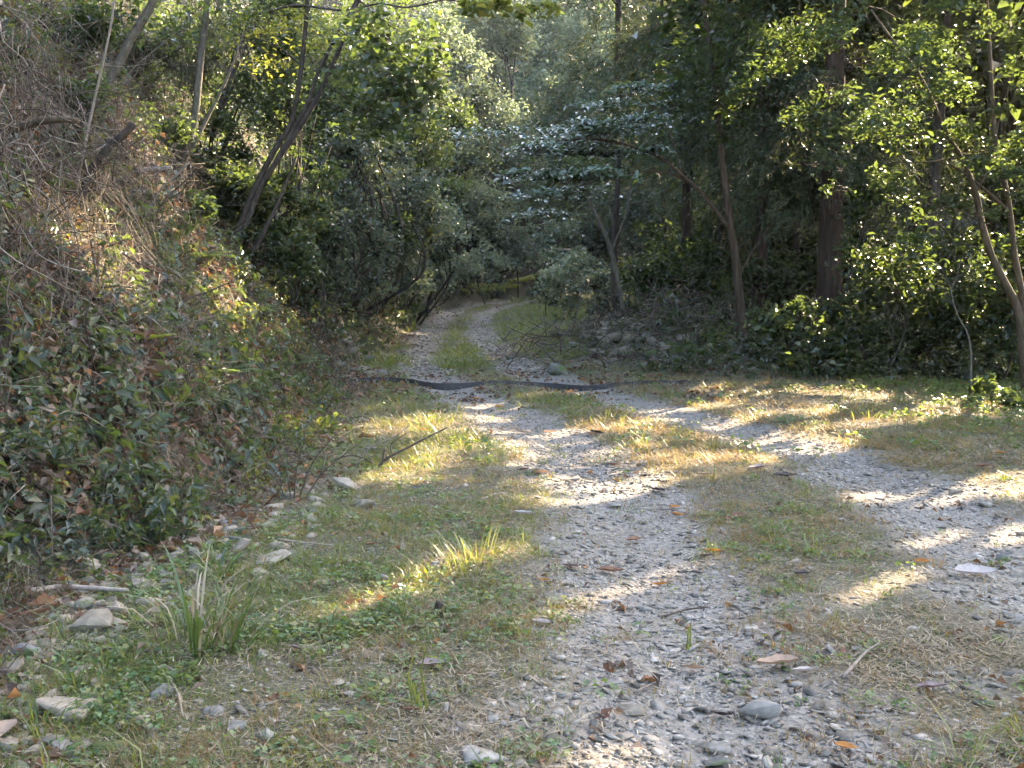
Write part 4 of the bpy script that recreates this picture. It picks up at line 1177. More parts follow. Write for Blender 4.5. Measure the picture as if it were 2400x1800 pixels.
for i, a in enumerate((
    ('dark evergreen shrub with golden backlit spots behind the leaning tree', 520, 400, 16, 110, 130, 'leaf_dark', 11), ('yellow-lit shrub just right of the leaning trunks', 650, 420, 16.6, 85, 130, 'leaf_mid', 10),
    ('high shrub behind the upper leaning trunks', 600, 210, 17, 120, 110, 'leaf_mid', 10), ('evergreen shrub at the top behind the leaning stems', 560, 60, 17.5, 130, 90, 'leaf_mid', 11),
    ('dark shrub below the leaning tree on the bank', 660, 560, 15.5, 70, 60, 'leaf_mid', 12), ('grey-green shrub hanging over the bank right of the leaning tree', 740, 380, 19, 100, 120, 'leaf_grey', 10),
    ('dim shrub low on the bank where the track straightens', 750, 530, 19.5, 90, 85, 'leaf_grey', 9), ('tall shrub above the bank behind the broad dark leaves', 750, 240, 20, 110, 90, 'leaf_mid', 10),
    ('shrub mass halfway up the far bank', 850, 440, 25, 110, 110, 'leaf_grey', 8.5), ('shrub low on the far bank', 850, 560, 26, 90, 60, 'leaf_grey', 8), ('shrub crown above the far bank', 870, 310, 27, 110, 90, 'leaf_mid', 8.5),
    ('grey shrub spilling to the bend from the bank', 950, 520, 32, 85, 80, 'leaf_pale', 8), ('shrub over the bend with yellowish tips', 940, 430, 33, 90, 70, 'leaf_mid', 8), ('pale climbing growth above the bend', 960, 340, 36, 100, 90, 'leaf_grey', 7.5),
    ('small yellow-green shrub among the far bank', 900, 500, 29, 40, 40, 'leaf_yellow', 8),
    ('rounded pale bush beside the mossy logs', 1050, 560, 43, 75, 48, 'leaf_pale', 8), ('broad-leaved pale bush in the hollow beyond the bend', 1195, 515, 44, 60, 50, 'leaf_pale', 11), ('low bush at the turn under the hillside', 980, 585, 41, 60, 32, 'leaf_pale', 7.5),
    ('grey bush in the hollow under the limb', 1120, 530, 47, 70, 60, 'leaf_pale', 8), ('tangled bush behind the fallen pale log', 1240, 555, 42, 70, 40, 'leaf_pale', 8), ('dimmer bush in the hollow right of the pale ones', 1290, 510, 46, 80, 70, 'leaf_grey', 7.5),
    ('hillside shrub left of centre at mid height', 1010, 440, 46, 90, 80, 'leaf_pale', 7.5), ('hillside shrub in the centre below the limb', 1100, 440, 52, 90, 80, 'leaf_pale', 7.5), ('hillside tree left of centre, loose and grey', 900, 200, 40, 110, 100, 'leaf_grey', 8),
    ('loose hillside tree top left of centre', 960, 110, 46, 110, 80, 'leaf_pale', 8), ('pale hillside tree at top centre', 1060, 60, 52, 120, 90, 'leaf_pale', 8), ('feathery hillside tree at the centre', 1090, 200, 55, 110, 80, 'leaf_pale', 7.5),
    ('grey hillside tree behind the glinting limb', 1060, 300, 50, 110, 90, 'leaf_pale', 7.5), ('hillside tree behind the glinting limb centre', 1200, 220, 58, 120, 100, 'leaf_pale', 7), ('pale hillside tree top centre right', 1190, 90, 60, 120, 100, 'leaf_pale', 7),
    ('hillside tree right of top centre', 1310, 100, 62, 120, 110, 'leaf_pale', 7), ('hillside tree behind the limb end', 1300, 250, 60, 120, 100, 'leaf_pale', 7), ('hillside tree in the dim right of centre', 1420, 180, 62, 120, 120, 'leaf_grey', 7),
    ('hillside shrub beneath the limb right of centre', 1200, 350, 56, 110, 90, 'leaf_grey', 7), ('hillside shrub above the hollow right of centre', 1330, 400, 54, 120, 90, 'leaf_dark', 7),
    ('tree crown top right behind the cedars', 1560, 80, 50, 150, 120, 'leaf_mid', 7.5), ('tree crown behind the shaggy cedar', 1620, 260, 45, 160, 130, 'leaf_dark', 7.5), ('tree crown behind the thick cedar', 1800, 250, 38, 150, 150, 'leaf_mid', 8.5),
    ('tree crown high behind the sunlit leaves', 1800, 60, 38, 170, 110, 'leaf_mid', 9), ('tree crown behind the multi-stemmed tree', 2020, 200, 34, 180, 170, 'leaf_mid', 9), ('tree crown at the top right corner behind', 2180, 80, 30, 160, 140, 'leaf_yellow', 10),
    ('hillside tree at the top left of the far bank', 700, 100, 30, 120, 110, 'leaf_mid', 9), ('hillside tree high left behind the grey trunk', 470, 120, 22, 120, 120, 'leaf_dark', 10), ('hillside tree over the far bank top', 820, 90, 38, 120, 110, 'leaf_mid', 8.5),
    ('thicket shrub at the top left among the dead vines', 300, 120, 17, 110, 90, 'leaf_dark', 10), ('thicket shrub at the top left corner', 120, 60, 17, 140, 90, 'leaf_dark', 10), ('thicket shrub under the mossy trunk', 330, 280, 15.5, 80, 70, 'leaf_mid', 11),
    ('thicket shrub behind the two snags', 120, 220, 15, 120, 90, 'leaf_dark', 10), ('leafy shrub low beside the grey trunk foot', 400, 470, 13.6, 80, 60, 'leaf_mid', 12),
    ('growth hanging down the bank right of the leaning tree foot', 700, 480, 17.5, 70, 80, 'leaf_grey', 10), ('growth hanging low over the bank foot beyond the strip', 700, 610, 17.5, 60, 50, 'leaf_mid', 10), ('grey growth trailing to the leafy roadside beyond the strip', 780, 600, 21.5, 60, 55, 'leaf_grey', 9),
    ('dim growth trailing down the bank at the straight', 830, 510, 23.5, 70, 70, 'leaf_dark', 9), ('growth on the bank face halfway to the bend', 890, 590, 28.5, 50, 40, 'leaf_pale', 8), ('growth above the bank face halfway to the bend', 910, 470, 30, 70, 70, 'leaf_pale', 8), ('low growth at the inner side of the bend', 940, 600, 34, 50, 35, 'leaf_pale', 8),
    ('dense growth between leaning tree and far bank, upper', 800, 330, 22, 90, 90, 'leaf_grey', 9), ('dense growth between leaning tree and far bank, top', 690, 260, 19.5, 70, 90, 'leaf_mid', 10), ('dark growth between the grey trunk and the leaning tree', 470, 330, 16.5, 70, 100, 'leaf_dark', 11),
    ('dark growth under the leaning trunks', 570, 520, 15.6, 60, 60, 'leaf_dark', 11), ('hillside growth left of the glinting limb', 1000, 250, 44, 90, 90, 'leaf_grey', 8), ('hillside growth above the pale climbing growth', 950, 260, 40, 80, 70, 'leaf_mid', 8), ('grey growth above the hollow', 1050, 490, 48, 70, 50, 'leaf_grey', 7.5),
    ('dim tree crown above the rubble mound', 1380, 330, 40, 110, 110, 'leaf_dark', 8), ('dim tree crown left of the shaggy cedar', 1480, 330, 36, 110, 110, 'leaf_dark', 8), ('dim tree crown low behind the shaggy cedar', 1600, 420, 33, 120, 110, 'leaf_dark', 8.5), ('dim tree crown low between the cedars', 1720, 420, 30, 110, 130, 'leaf_dark', 9),
    ('dim growth low between the cedars', 1720, 580, 25, 90, 90, 'leaf_dark', 10), ('dim growth low right behind the thick cedar', 1860, 560, 24, 100, 120, 'leaf_dark', 10), ('dim growth behind the leaning stems low', 2020, 600, 23, 120, 130, 'leaf_dark', 10), ('dim growth at the right edge low behind', 2180, 600, 21, 100, 140, 'leaf_dark', 11),
    ('dim growth at the right edge high behind', 2190, 400, 22, 100, 130, 'leaf_dark', 11), ('dim growth in the deepest shade right of the mound', 1500, 520, 30, 100, 90, 'leaf_dark', 9))):
    nm = 'tree' if 'tree' in a[0].split(' with ')[0].split(' behind ')[0] else 'shrub'
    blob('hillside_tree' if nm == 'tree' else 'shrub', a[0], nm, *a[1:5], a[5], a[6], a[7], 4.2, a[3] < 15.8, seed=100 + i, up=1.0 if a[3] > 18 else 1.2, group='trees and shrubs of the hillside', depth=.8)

# dead vines and thin stems of the top-left thicket: one tangle
mb = MB(); mb2 = MB()
vr = np.random.default_rng(9)
gcache = {}
for k in range(3000):
    px, py = vr.random() * 560 - 30, vr.random() ** 1.15 * 640 - 40
    if px > 440 and py > 200: continue
    if py > 380 and vr.random() < .5: continue
    key = (round(max(px, 1) / 25), round((py + 60) / 25))
    if py > 40 and key not in gcache: gcache[key] = ground(key[0] * 25, key[1] * 25)
    g = gcache[key] if py > 40 else at(px, py, min(16, ground(max(px, 1), 40)[1]) if (px // 40,) not in gcache else gcache[(px // 40,)])
    if py <= 40: gcache[(px // 40,)] = g[1]
    Y = min(g[1], 17) - .05 - vr.random() ** 2 * 1.1
    a = at(px, py, Y)
    ln = .3 + .8 * vr.random()
    hang = vr.random() < .7
    d = np.array([vr.normal() * (.35 if hang else .9), vr.normal() * .3, -1.0 if hang else vr.normal() * .5])
    P_ = [a]
    for q in range(4):
        d = d + vr.normal(size=3) * .45
        P_.append(P_[-1] + unit(d) * ln / 4)
    tube(mb if k % 5 < 1 else mb2, P_, .0022 + .005 * vr.random() ** 4, .0015, 3, 2, rng=vr)
tag(mb.build('dead_vines', 'twig_pale'), 'pale tangle of dead vines hanging over the upper bank', 'vines', kind='stuff')
tag(mb2.build('dead_vines', 'twig_brown'), 'dark tangle of thin stems over the upper bank', 'vines', kind='stuff')

# ---------------------------------------------------------------- the rubber strip across the track
mb = MB()
line = [(755, 829), (775, 829), (810, 829), (850, 829), (880, 831), (910, 834), (945, 836), (985, 836), (1030, 834), (1080, 832), (1150, 832), (1200, 833), (1240, 836), (1285, 838), (1310, 838), (1350, 835), (1420, 832), (1470, 831), (1530, 828)]
hgts = [.035, .05, .06, .06, .055, .05, .05, .045, .042, .042, .042, .042, .042, .042, .042, .042, .04, .035, .015]
P = []
for (a, b_), h_ in zip(line, hgts):
    g = flat_hit(a, b_)
    P.append((g[0], g[1], hz(g[0], g[1]), h_))
P = np.array(P)
S4 = spline(np.column_stack([P[:, :2], P[:, 2]]), 6)
hh = np.interp(np.linspace(0, 1, len(S4)), np.linspace(0, 1, len(P)), P[:, 3])
zz = np.array([hz(q[0], q[1]) for q in S4])
hh = hh * (.85 + .3 * vnoise(np.arange(len(S4)), np.zeros(len(S4)), 5.0, 3))
zz = np.convolve(np.pad(zz, 10, mode='edge'), np.ones(21) / 21, 'valid') + .035
zz = np.minimum(zz, rise(S4[:, 1]) + .03)
zz = np.maximum(zz, rise(S4[:, 1]) - .01)
rows = []
tl = .25 + .08 * np.sin(np.arange(len(S4)) * .31)
for q, h_, z0, tt in zip(S4, hh, zz, tl):
    y0 = q[1]
    lean = h_ * tt
    rows += [(q[0], y0 - .012, z0 - .06), (q[0], y0 - .012 + lean, z0 + h_ * .9), (q[0], y0 + lean, z0 + h_), (q[0], y0 + .022 + lean, z0 + h_ * .97), (q[0], y0 + .02, z0 - .06)]
n_ = len(S4)
q = np.array([[i * 5 + j, (i + 1) * 5 + j, (i + 1) * 5 + j + 1, i * 5 + j + 1] for i in range(n_ - 1) for j in range(4)])
mb.add(np.array(rows), [q[:, ::-1], np.array([[0, 1, 2, 3, 4]]), np.array([[4, 3, 2, 1, 0]]) + (n_ - 1) * 5])
tag(mb.build('rubber_strip', 'rubber', None, P[9, :3], False), 'long wavy black rubber strip lying across the gravel track', 'strip')

# ---------------------------------------------------------------- rocks
def cut_rock(seed, dims, npts=26):
    """an angular block: hull of points spread over a rounded box"""
    r = np.random.default_rng(7300 + seed)
    q = unit(r.normal(size=(npts, 3)))
    q = np.sign(q) * np.abs(q) ** .72
    q = q * (.62 + .5 * r.random((npts, 1)))
    sh = r.normal() * .25
    q[:, 0] += q[:, 2] * sh; q[:, 2] += q[:, 0] * r.normal() * .12
    bm = bmesh.new()
    for v in q: bm.verts.new(v)
    bmesh.ops.convex_hull(bm, input=bm.verts)
    bmesh.ops.delete(bm, geom=[v for v in bm.verts if not v.link_faces], context='VERTS')
    bmesh.ops.bevel(bm, geom=bm.edges[:], offset=.018, segments=1, affect='EDGES')
    bmesh.ops.triangulate(bm, faces=bm.faces[:])
    bm.verts.index_update()
    v = np.array([w.co[:] for w in bm.verts]); f = np.array([[x.index for x in fc.verts] for fc in bm.faces])
    bm.free()
    lo, hi = v.min(0), v.max(0)
    v = (v - (lo + hi) / 2) / (hi - lo)
    return v * np.array(dims), f

ROCK_N = [0]
def rock(px, py, w, h, material, label, group=None, yaw=None, name='rock', flatness=None, lift=.0):
    ROCK_N[0] += 1
    g = ground(px, py + h * .32)
    k = g[1] / F
    W = w * k
    D = W * (.6 + .3 * random.random())
    H = max(h * k - D * .55 * CAM_H / max(g[1], 3), .28 * W) if flatness is None else flatness * W
    v, f = cut_rock(ROCK_N[0], (W, D, H), 17 if w > 40 else 14)
    a = random.uniform(-.35, .35) if yaw is None else yaw
    tl = random.uniform(-.22, .22)
    R = np.array(Matrix.Rotation(a, 3, 'Z') @ Matrix.Rotation(tl, 3, 'Y'))
    c = np.array([g[0], g[1], g[2] + H * .34 + lift])
    mb = MB(); mb.add(v @ R.T + c, f)
    return tag(mb.build(name, material, None, c), label, 'rock', group)

GR_L, GR_M, GR_R, GR_B = 'rocks at the foot of the near bank', 'stones lying in the wheel tracks', 'rocks heaped on the rubble mound', 'rocks at the foot of the bank beyond the strip'
for a in ((200, 1343, 88, 66, 'stone_tan', 'rounded tan rock below the pale stick at the bank foot', GR_L), (20, 1440, 60, 56, 'stone_tan', 'smooth pale tan rock cut by the left edge', GR_L), (150, 1524, 140, 60, 'stone_tan', 'broad flat tan slab in the grass at lower left', GR_L),
          (200, 1222, 66, 50, 'stone_tan', 'squarish mossy tan rock above the pale stick', GR_L), (132, 1254, 66, 34, 'stone_tan', 'flat pinkish rock left of the squarish mossy one', GR_L), (48, 1242, 46, 46, 'stone_dark', 'dark mossy rock near the left edge of the rock row', GR_L),
          (313, 1264, 62, 38, 'stone_tan', 'streaked tan rock right of the stick end', GR_L), (516, 1182, 52, 42, 'stone_tan', 'brown-topped tan rock at the inner end of the row', GR_L), (590, 1206, 84, 32, 'stone_tan', 'low flat pale slab nearest the turf in the row', GR_L),
          (252, 1312, 48, 36, 'stone_tan', 'small angular rock tucked under the stick end', GR_L), (62, 1408, 72, 44, 'stone_dark', 'dark sharp-edged rock above the left edge rock', GR_L), (18, 1612, 44, 40, 'stone_tan', 'pinkish rock in the lower left corner', GR_L),
          (575, 1588, 44, 36, 'stone_grey', 'rounded grey stone in the lower left turf', GR_L), (512, 1566, 44, 30, 'stone_grey', 'half-buried grey stone beside the rounded one', GR_L), (425, 1197, 30, 40, 'stone_tan', 'pointed upright tan rock in the row', GR_L),
          (305, 1202, 46, 26, 'stone_tan', 'small tan rock behind the streaked one', GR_L), (135, 1610, 66, 36, 'stone_grey', 'grey shaly slab in the lower left grass', GR_L), (55, 1486, 28, 16, 'stone_tan', 'little tan pebble below the left edge rock', GR_L),
          (200, 1290, 40, 22, 'stone_tan', 'small rock hidden behind the pale stick', GR_L), (360, 1240, 40, 24, 'stone_tan', 'small tan rock right of the streaked one', GR_L), (90, 1200, 36, 22, 'stone_tan', 'small rock at the top of the row by the dark one', GR_L), (8, 1255, 34, 40, 'stone_dark', 'grey rock on the left edge beside the dark mossy one', GR_L),
          (150, 1200, 30, 18, 'stone_tan', 'small chip of rock above the flat pinkish one', GR_L), (260, 1180, 34, 20, 'stone_tan', 'small chip of rock above the squarish one', GR_L), (520, 1390, 20, 14, 'stone_grey', 'small grey stone by the sedge clump', GR_L),
          (750, 1046, 72, 34, 'stone_tan', 'flat pale slab under the dead branches', GR_L), (783, 1086, 56, 24, 'stone_tan', 'flat tan slab below the slab of the dead branches', GR_L), (940, 1222, 26, 24, 'stone_grey', 'pale stone shining in the sunlit tuft', GR_M), (832, 1250, 24, 26, 'stone_grey', 'grey stone upright in the turf left of the sunlit tuft', GR_M),
          (1013, 1574, 68, 28, 'stone_tan', 'flat tan stone at the lower edge of the left track', GR_M), (1040, 1626, 100, 44, 'stone_grey', 'wide low stone half sunk at the bottom edge', GR_M), (1118, 1642, 50, 26, 'stone_tan', 'rounded stone at the bottom right of the wide low one', GR_M),
          (940, 1500, 46, 24, 'stone_grey', 'pale stone at the left border of the left track', GR_M), (1192, 1592, 30, 34, 'stone_tan', 'upright sunlit stone near the bottom of the left track', GR_M), (1224, 1578, 44, 14, 'stone_dark', 'thin dark stone beside the upright sunlit one', GR_M),
          (1352, 1588, 46, 22, 'stone_tan', 'slanted tan stone in the bottom of the left track', GR_M), (1360, 1532, 72, 24, 'stone_tan', 'flat pinkish stone in the middle of the left track', GR_M), (1318, 1476, 40, 20, 'stone_grey', 'flat grey stone above the pinkish one in the track', GR_M),
          (1643, 1525, 98, 56, 'stone_grey', 'big pale angular stone at the right border of the left track', GR_M), (1545, 1612, 68, 34, 'stone_grey', 'pale flat stone near the bottom of the track', GR_M), (1553, 1646, 68, 26, 'stone_dark', 'dark grey slab at the very bottom edge', GR_M),
          (1757, 1586, 58, 28, 'stone_tan', 'layered orange-tan stone right of the big pale one', GR_M), (2125, 1514, 50, 26, 'stone_dark', 'greenish dark stone at lower right', GR_M), (2167, 1204, 34, 24, 'stone_dark', 'round dark stone alone in the right track', GR_M),
          (1160, 1520, 22, 12, 'stone_grey', 'small flat chip in the left track by its left border', GR_M), (1268, 1490, 30, 12, 'stone_grey', 'thin grey flake in the left track', GR_M), (1340, 1180, 26, 10, 'stone_grey', 'thin pale flake high in the left track', GR_M), (1240, 1035, 30, 14, 'stone_grey', 'pale flat stone where the left track narrows', GR_M), (1390, 1000, 30, 12, 'stone_grey', 'pale flake in the track by the narrowing median', GR_M),
          (1330, 1092, 34, 14, 'stone_grey', 'white flat stone in the left track below the slab leaves', GR_M), (1450, 1310, 30, 12, 'stone_grey', 'pale flake mid left track', GR_M), (1310, 1300, 36, 12, 'stone_grey', 'long pale flake crossing the sun streak', GR_M), (1390, 1312, 40, 14, 'stone_grey', 'flat tabular stone right of the sun streak', GR_M), (1620, 1590, 22, 14, 'stone_grey', 'small grey stone under the big pale one', GR_M),
          (1850, 1400, 26, 14, 'stone_grey', 'small grey stone in the reddish grass', GR_M), (2190, 1330, 44, 20, 'stone_grey', 'pale stone on the right edge of the right track', GR_M), (2130, 1090, 40, 16, 'stone_grey', 'sunlit pale stone in the right track', GR_M), (1990, 1030, 26, 12, 'stone_tan', 'tan stone at the upper side of the right track', GR_M), (2060, 1060, 34, 14, 'stone_tan', 'sunlit tan stone in the right track', GR_M),
          (1207, 799, 50, 32, 'stone_dark', 'grey boulder sitting alone beside the track beyond the strip', None)):
    rock(a[0], a[1], a[2], a[3], a[4], a[5], a[6], name='boulder' if 'boulder' in a[5] else 'rock')
mound = ((1285, 703, 30, 18, 'top left of the mound, brown'), (1300, 720, 34, 18, 'tilted slab under the brown one'), (1325, 707, 44, 20, 'wide slab near the crest'), (1350, 698, 30, 16, 'small block on the crest'), (1375, 712, 40, 18, 'flat slab right of the crest'),
         (1345, 735, 60, 30, 'largest block in the middle'), (1310, 742, 32, 20, 'block left of the largest'), (1390, 735, 36, 22, 'block right of the largest'), (1270, 735, 26, 16, 'small block at the left side'), (1420, 745, 40, 22, 'tan block at the right side'),
         (1445, 757, 34, 20, 'low block at the right foot'), (1335, 764, 40, 20, 'block at the front foot'), (1290, 765, 28, 16, 'small block at the front left foot'), (1400, 768, 34, 18, 'flat block at the front right foot'), (1475, 735, 30, 18, 'block half under the shade at right'),
         (1500, 752, 36, 20, 'outermost block at right'), (1250, 715, 22, 14, 'chip at the far left'), (1365, 755, 28, 16, 'wedge between the front blocks'), (1440, 718, 30, 16, 'slab on the right shoulder'), (1410, 700, 26, 14, 'small slab behind the crest'), (1460, 780, 26, 14, 'stray stone before the right foot'),
         (1240, 750, 24, 14, 'stray stone before the left foot'))
for x, y, w, h, t in mound:
    rock(x, y, w * 1.25, h * 1.3, random.choice(['stone_tan', 'stone_tan', 'stone_dark']), 'rubble mound rock: ' + t, GR_R, lift=.02)
for x, y, w, h, t, mt in ((800, 748, 30, 34, 'tall angular dark rock against the bank beyond the strip', 'stone_dark'), (800, 780, 30, 28, 'pointed dark rock below the tall angular one', 'stone_dark'), (760, 760, 36, 22, 'tan slab left of the tall angular rock', 'stone_tan'), (745, 740, 34, 22, 'tan rock above the tan slab at the bank', 'stone_tan'),
                          (775, 800, 40, 18, 'low flat rock just behind the strip end', 'stone_tan'), (825, 805, 34, 14, 'flat grey rock near the strip end', 'stone_grey'), (730, 785, 36, 20, 'leaning grey slab beside the strip end', 'stone_grey'), (760, 725, 24, 16, 'small rock at the top of the bank-foot rocks', 'stone_tan'), (830, 770, 18, 12, 'small stone at the left border of the far track', 'stone_grey'),
                          (1115, 765, 16, 9, 'tiny pale stone at the right border of the far track', 'stone_grey'), (1000, 728, 16, 8, 'small stone on the far median', 'stone_grey')):
    rock(x, y, w, h, mt, t, GR_B)

# ---------------------------------------------------------------- fallen leaves big enough to pick out
LEAF_N = [0]
def fallen_leaf(px, py, w, material, label, curl=.35, ratio=.5, yaw=None):
    LEAF_N[0] += 1
    r = np.random.default_rng(400 + LEAF_N[0])
    g = ground(px, py + 3)
    L = w * g[1] / F * 1.08
    Wd = L * ratio
    nu, nv = 8, 5
    v = []
    for i in range(nu):
        t = i / (nu - 1)
        prof = math.sin(math.pi * min(1, (t * .96 + .02)) ** .8) ** .75
        for j in range(nv):
            s = j / (nv - 1) * 2 - 1
            x = (t - .5) * L
            y = s * Wd * .5 * prof
            z = abs(s) ** 1.4 * Wd * curl * prof * (1 if s > 0 else .7) + (t - .4) ** 2 * L * curl * .9 + r.normal() * L * .012
            v.append((x, y, z))
    v = np.array(v)
    q = np.array([[i * nv + j, (i + 1) * nv + j, (i + 1) * nv + j + 1, i * nv + j + 1] for i in range(nu - 1) for j in range(nv - 1)])
    a = r.uniform(-.5, .5) + (math.pi if r.random() < .5 else 0) if yaw is None else yaw
    R = np.array(Matrix.Rotation(a, 3, 'Z') @ Matrix.Rotation(r.uniform(-.25, .35), 3, 'X') @ Matrix.Rotation(r.uniform(-.15, .15), 3, 'Y'))
    c = np.array([g[0], g[1], g[2] + L * .05 + .012])
    root = empty('fallen_leaf', c, label, 'leaf', 'fallen leaves on the track and verge')
    mb = MB(); mb.add(v @ R.T + c, q)
    mb.build('blade', material, root, c, True)
    mb = MB()
    st = np.array([[-.5 * L, 0, v[2][2]], [-.62 * L, .02 * L, v[2][2] + .01], [-.74 * L, .05 * L, v[2][2] - .005]])
    tube(mb, list(st @ R.T + c), .0022, .0016, 4, 2)
    mb.build('stalk', material, root, c)
    return root
for a in ((1588, 1122, 44, 'leaf_brown', 'red-brown leaf at the right border of the left track'), (1538, 1194, 34, 'leaf_orange', 'bright orange leaf above a grey one on the left track'), (1618, 1215, 20, 'leaf_orange', 'small upright orange leaf right of the bright orange one'),
          (1680, 1443, 92, 'leaf_tan', 'large tan curled leaf in the middle of the near gravel'), (1495, 1450, 42, 'leaf_tan', 'pale tan leaf left of the large curled one'), (1735, 1457, 48, 'leaf_white', 'whitish leaf just right of the large curled one'), (1784, 1420, 30, 'leaf_black', 'dark leaf behind the large curled one'),
          (2012, 1494, 60, 'leaf_purple', 'dull purple-grey leaf at the lower right grass'), (1828, 1622, 46, 'leaf_orange', 'crumpled orange leaf near the bottom right'), (2108, 1247, 88, 'leaf_white', 'long pale half-rolled leaf beside the right track'), (1992, 1217, 30, 'leaf_orange', 'orange leaf in the grass left of the pale rolled leaf'),
          (1728, 1244, 40, 'leaf_black', 'black curled leaf in the median above the reddish grass'), (1555, 1550, 42, 'leaf_black', 'black leaf left of the big pale stone'), (1526, 1205, 36, 'leaf_purple', 'grey leaf under the bright orange one'),
          (1320, 1240, 56, 'leaf_brown', 'dark brown leaf on the left track below the narrow part'), (1232, 1227, 36, 'leaf_purple', 'dull leaf left of the dark brown one'), (1174, 1257, 24, 'leaf_orange', 'orange leaf at the grass border below the sunlit tuft'), (1424, 1267, 30, 'leaf_orange', 'orange leaf in the sun streak on the left track'),
          (1168, 1350, 42, 'leaf_white', 'pinkish pale leaf at the border of the left track'), (1141, 1339, 24, 'leaf_orange', 'yellow leaf touching the pinkish pale one'), (1050, 1362, 30, 'leaf_brown', 'brown leaf in the turf left of the pinkish pale one'), (935, 1442, 56, 'leaf_purple', 'large purple-grey leaf in the lower turf'),
          (1130, 1114, 44, 'leaf_white', 'pale leaf standing on edge by the upper left track'), (1368, 1170, 36, 'leaf_brown', 'dark brown leaf high on the left track'), (1458, 1098, 22, 'leaf_orange', 'orange leaf high on the left track'), (1462, 1114, 26, 'leaf_orange', 'orange-brown leaf just under the high orange one'),
          (887, 1541, 36, 'leaf_brown', 'brown leaf upright in the lower turf'), (1165, 1025, 44, 'leaf_tan', 'tan leaf at the top of the near turf border'), (1130, 1017, 26, 'leaf_brown', 'brown leaf left of the tan border leaf'), (1419, 1061, 32, 'leaf_black', 'dark crumpled leaf by the median'), (1324, 1006, 24, 'leaf_brown', 'brown leaf where the track narrows'),
          (1287, 936, 30, 'leaf_black', 'black leaf before the sunlit median grass'), (792, 947, 30, 'leaf_brown', 'large brown leaf under the dead branches'), (917, 931, 26, 'leaf_orange', 'brown-orange leaf upright in the sunlit verge'), (805, 974, 34, 'leaf_purple', 'grey leaf beneath the dead branches'), (940, 891, 20, 'leaf_orange', 'orange leaf on the sunlit verge below the strip'),
          (363, 1194, 52, 'leaf_brown', 'glossy rust-brown leaf standing among the bank-foot rocks'), (77, 1334, 66, 'leaf_brown', 'big rust-brown leaf left of the rounded rock'), (617, 1160, 28, 'leaf_orange', 'yellow-orange leaf at the top of the lower turf'), (243, 1232, 20, 'leaf_orange', 'orange leaf beside the squarish mossy rock'),
          (700, 1267, 44, 'leaf_tan', 'pale tan leaf in the turf between sedge and sunlit tuft'), (643, 1407, 40, 'leaf_purple', 'grey folded leaf right of the sedge clump'), (117, 1144, 34, 'leaf_purple', 'withered grey leaf at the bank foot'), (1857, 937, 26, 'leaf_purple', 'grey leaf standing by the sunlit streak of the right track'),
          (1635, 1014, 40, 'leaf_purple', 'purple-grey leaf in the median grass'), (1692, 1031, 40, 'leaf_black', 'dark leaf right of the purple-grey median one'), (1522, 1027, 26, 'leaf_purple', 'grey leaf left of the purple-grey median one'), (1640, 916, 24, 'leaf_tan', 'tan leaf on the verge above the right track'), (2162, 981, 28, 'leaf_orange', 'orange leaf at the right edge of the verge'),
          (2120, 1010, 34, 'leaf_brown', 'brown leaf above the sunlit right track'), (1030, 862, 18, 'leaf_orange', 'orange leaf just before the strip'), (1080, 880, 20, 'leaf_orange', 'rust leaf on the sunlit ground before the strip'), (1190, 935, 30, 'leaf_tan', 'tan leaf in the thin sun streak'), (1280, 940, 24, 'leaf_brown', 'brown leaf right of the thin sun streak'),
          (1130, 935, 24, 'leaf_tan', 'tan leaf left in the thin sun streak'), (475, 1265, 24, 'leaf_brown', 'small brown leaf near the sedge tips'), (60, 1560, 40, 'leaf_brown', 'brown leaf by the lower left slab'), (170, 1230, 30, 'leaf_tan', 'tan leaf lying between the bank-foot rocks'), (430, 1150, 34, 'leaf_tan', 'tan leaf at the bank foot above the pointed rock'),
          (800, 1180, 26, 'leaf_brown', 'brown leaf in the turf below the flat slabs')):
    fallen_leaf(*a)

# ---------------------------------------------------------------- sticks and dead branches
def ground_stick(pix, r0, r1, material, label, lift=.02, name='fallen_stick', forks=(), group=None):
    P = []
    for i, q in enumerate(pix):
        g = ground(q[0], q[1]); g[2] += lift + (q[2] if len(q) > 2 else 0)
        P.append(g)
    base = P[0].copy()
    root = empty(name, base, label, 'branch', group)
    mb = MB(); tube(mb, P, r0, r1, 7, 5, .15); mb.build('stem', material, root, base, True)
    for fk in forks:
        Q = [P[fk[0]]] + [P[fk[0]] + np.array(d) for d in fk[1]]
        mb = MB(); tube(mb, Q, r1 * 1.1, r1 * .5, 5, 4, .1); mb.build('fork', material, root, base, True)
    return root
ground_stick([(67, 1300), (133, 1290), (217, 1295), (277, 1298)], .016, .010, 'wood_pale', 'thick pale peeled stick lying across the bank-foot rocks', .05)
ground_stick([(600, 1172), (640, 1178), (720, 1186)], .008, .004, 'wood_pale', 'thin pale stick on the turf near the yellow-orange leaf', .02)
ground_stick([(330, 1440), (380, 1500), (395, 1560)], .005, .003, 'wood_pale', 'curved pale twig in the lower left turf', .02)
ground_stick([(1820, 1480), (1870, 1425), (1900, 1405)], .008, .004, 'twig_pale', 'bent grey twig in the reddish grass', .03)
ground_stick([(1430, 1340), (1480, 1325), (1530, 1318)], .006, .004, 'twig_brown', 'thin brown twig in the left track gravel', .015)
ground_stick([(1370, 1505), (1420, 1480), (1450, 1465)], .005, .003, 'twig_pale', 'thin pale twig in the near gravel', .015)
ground_stick([(1040, 1085), (1065, 1075), (1090, 1070)], .006, .004, 'wood_pale', 'short pale stick in the upper turf', .02)
ground_stick([(330, 1040), (345, 1075), (355, 1090)], .014, .010, 'bark_grey', 'short stout grey stick on the lower bank', .04)
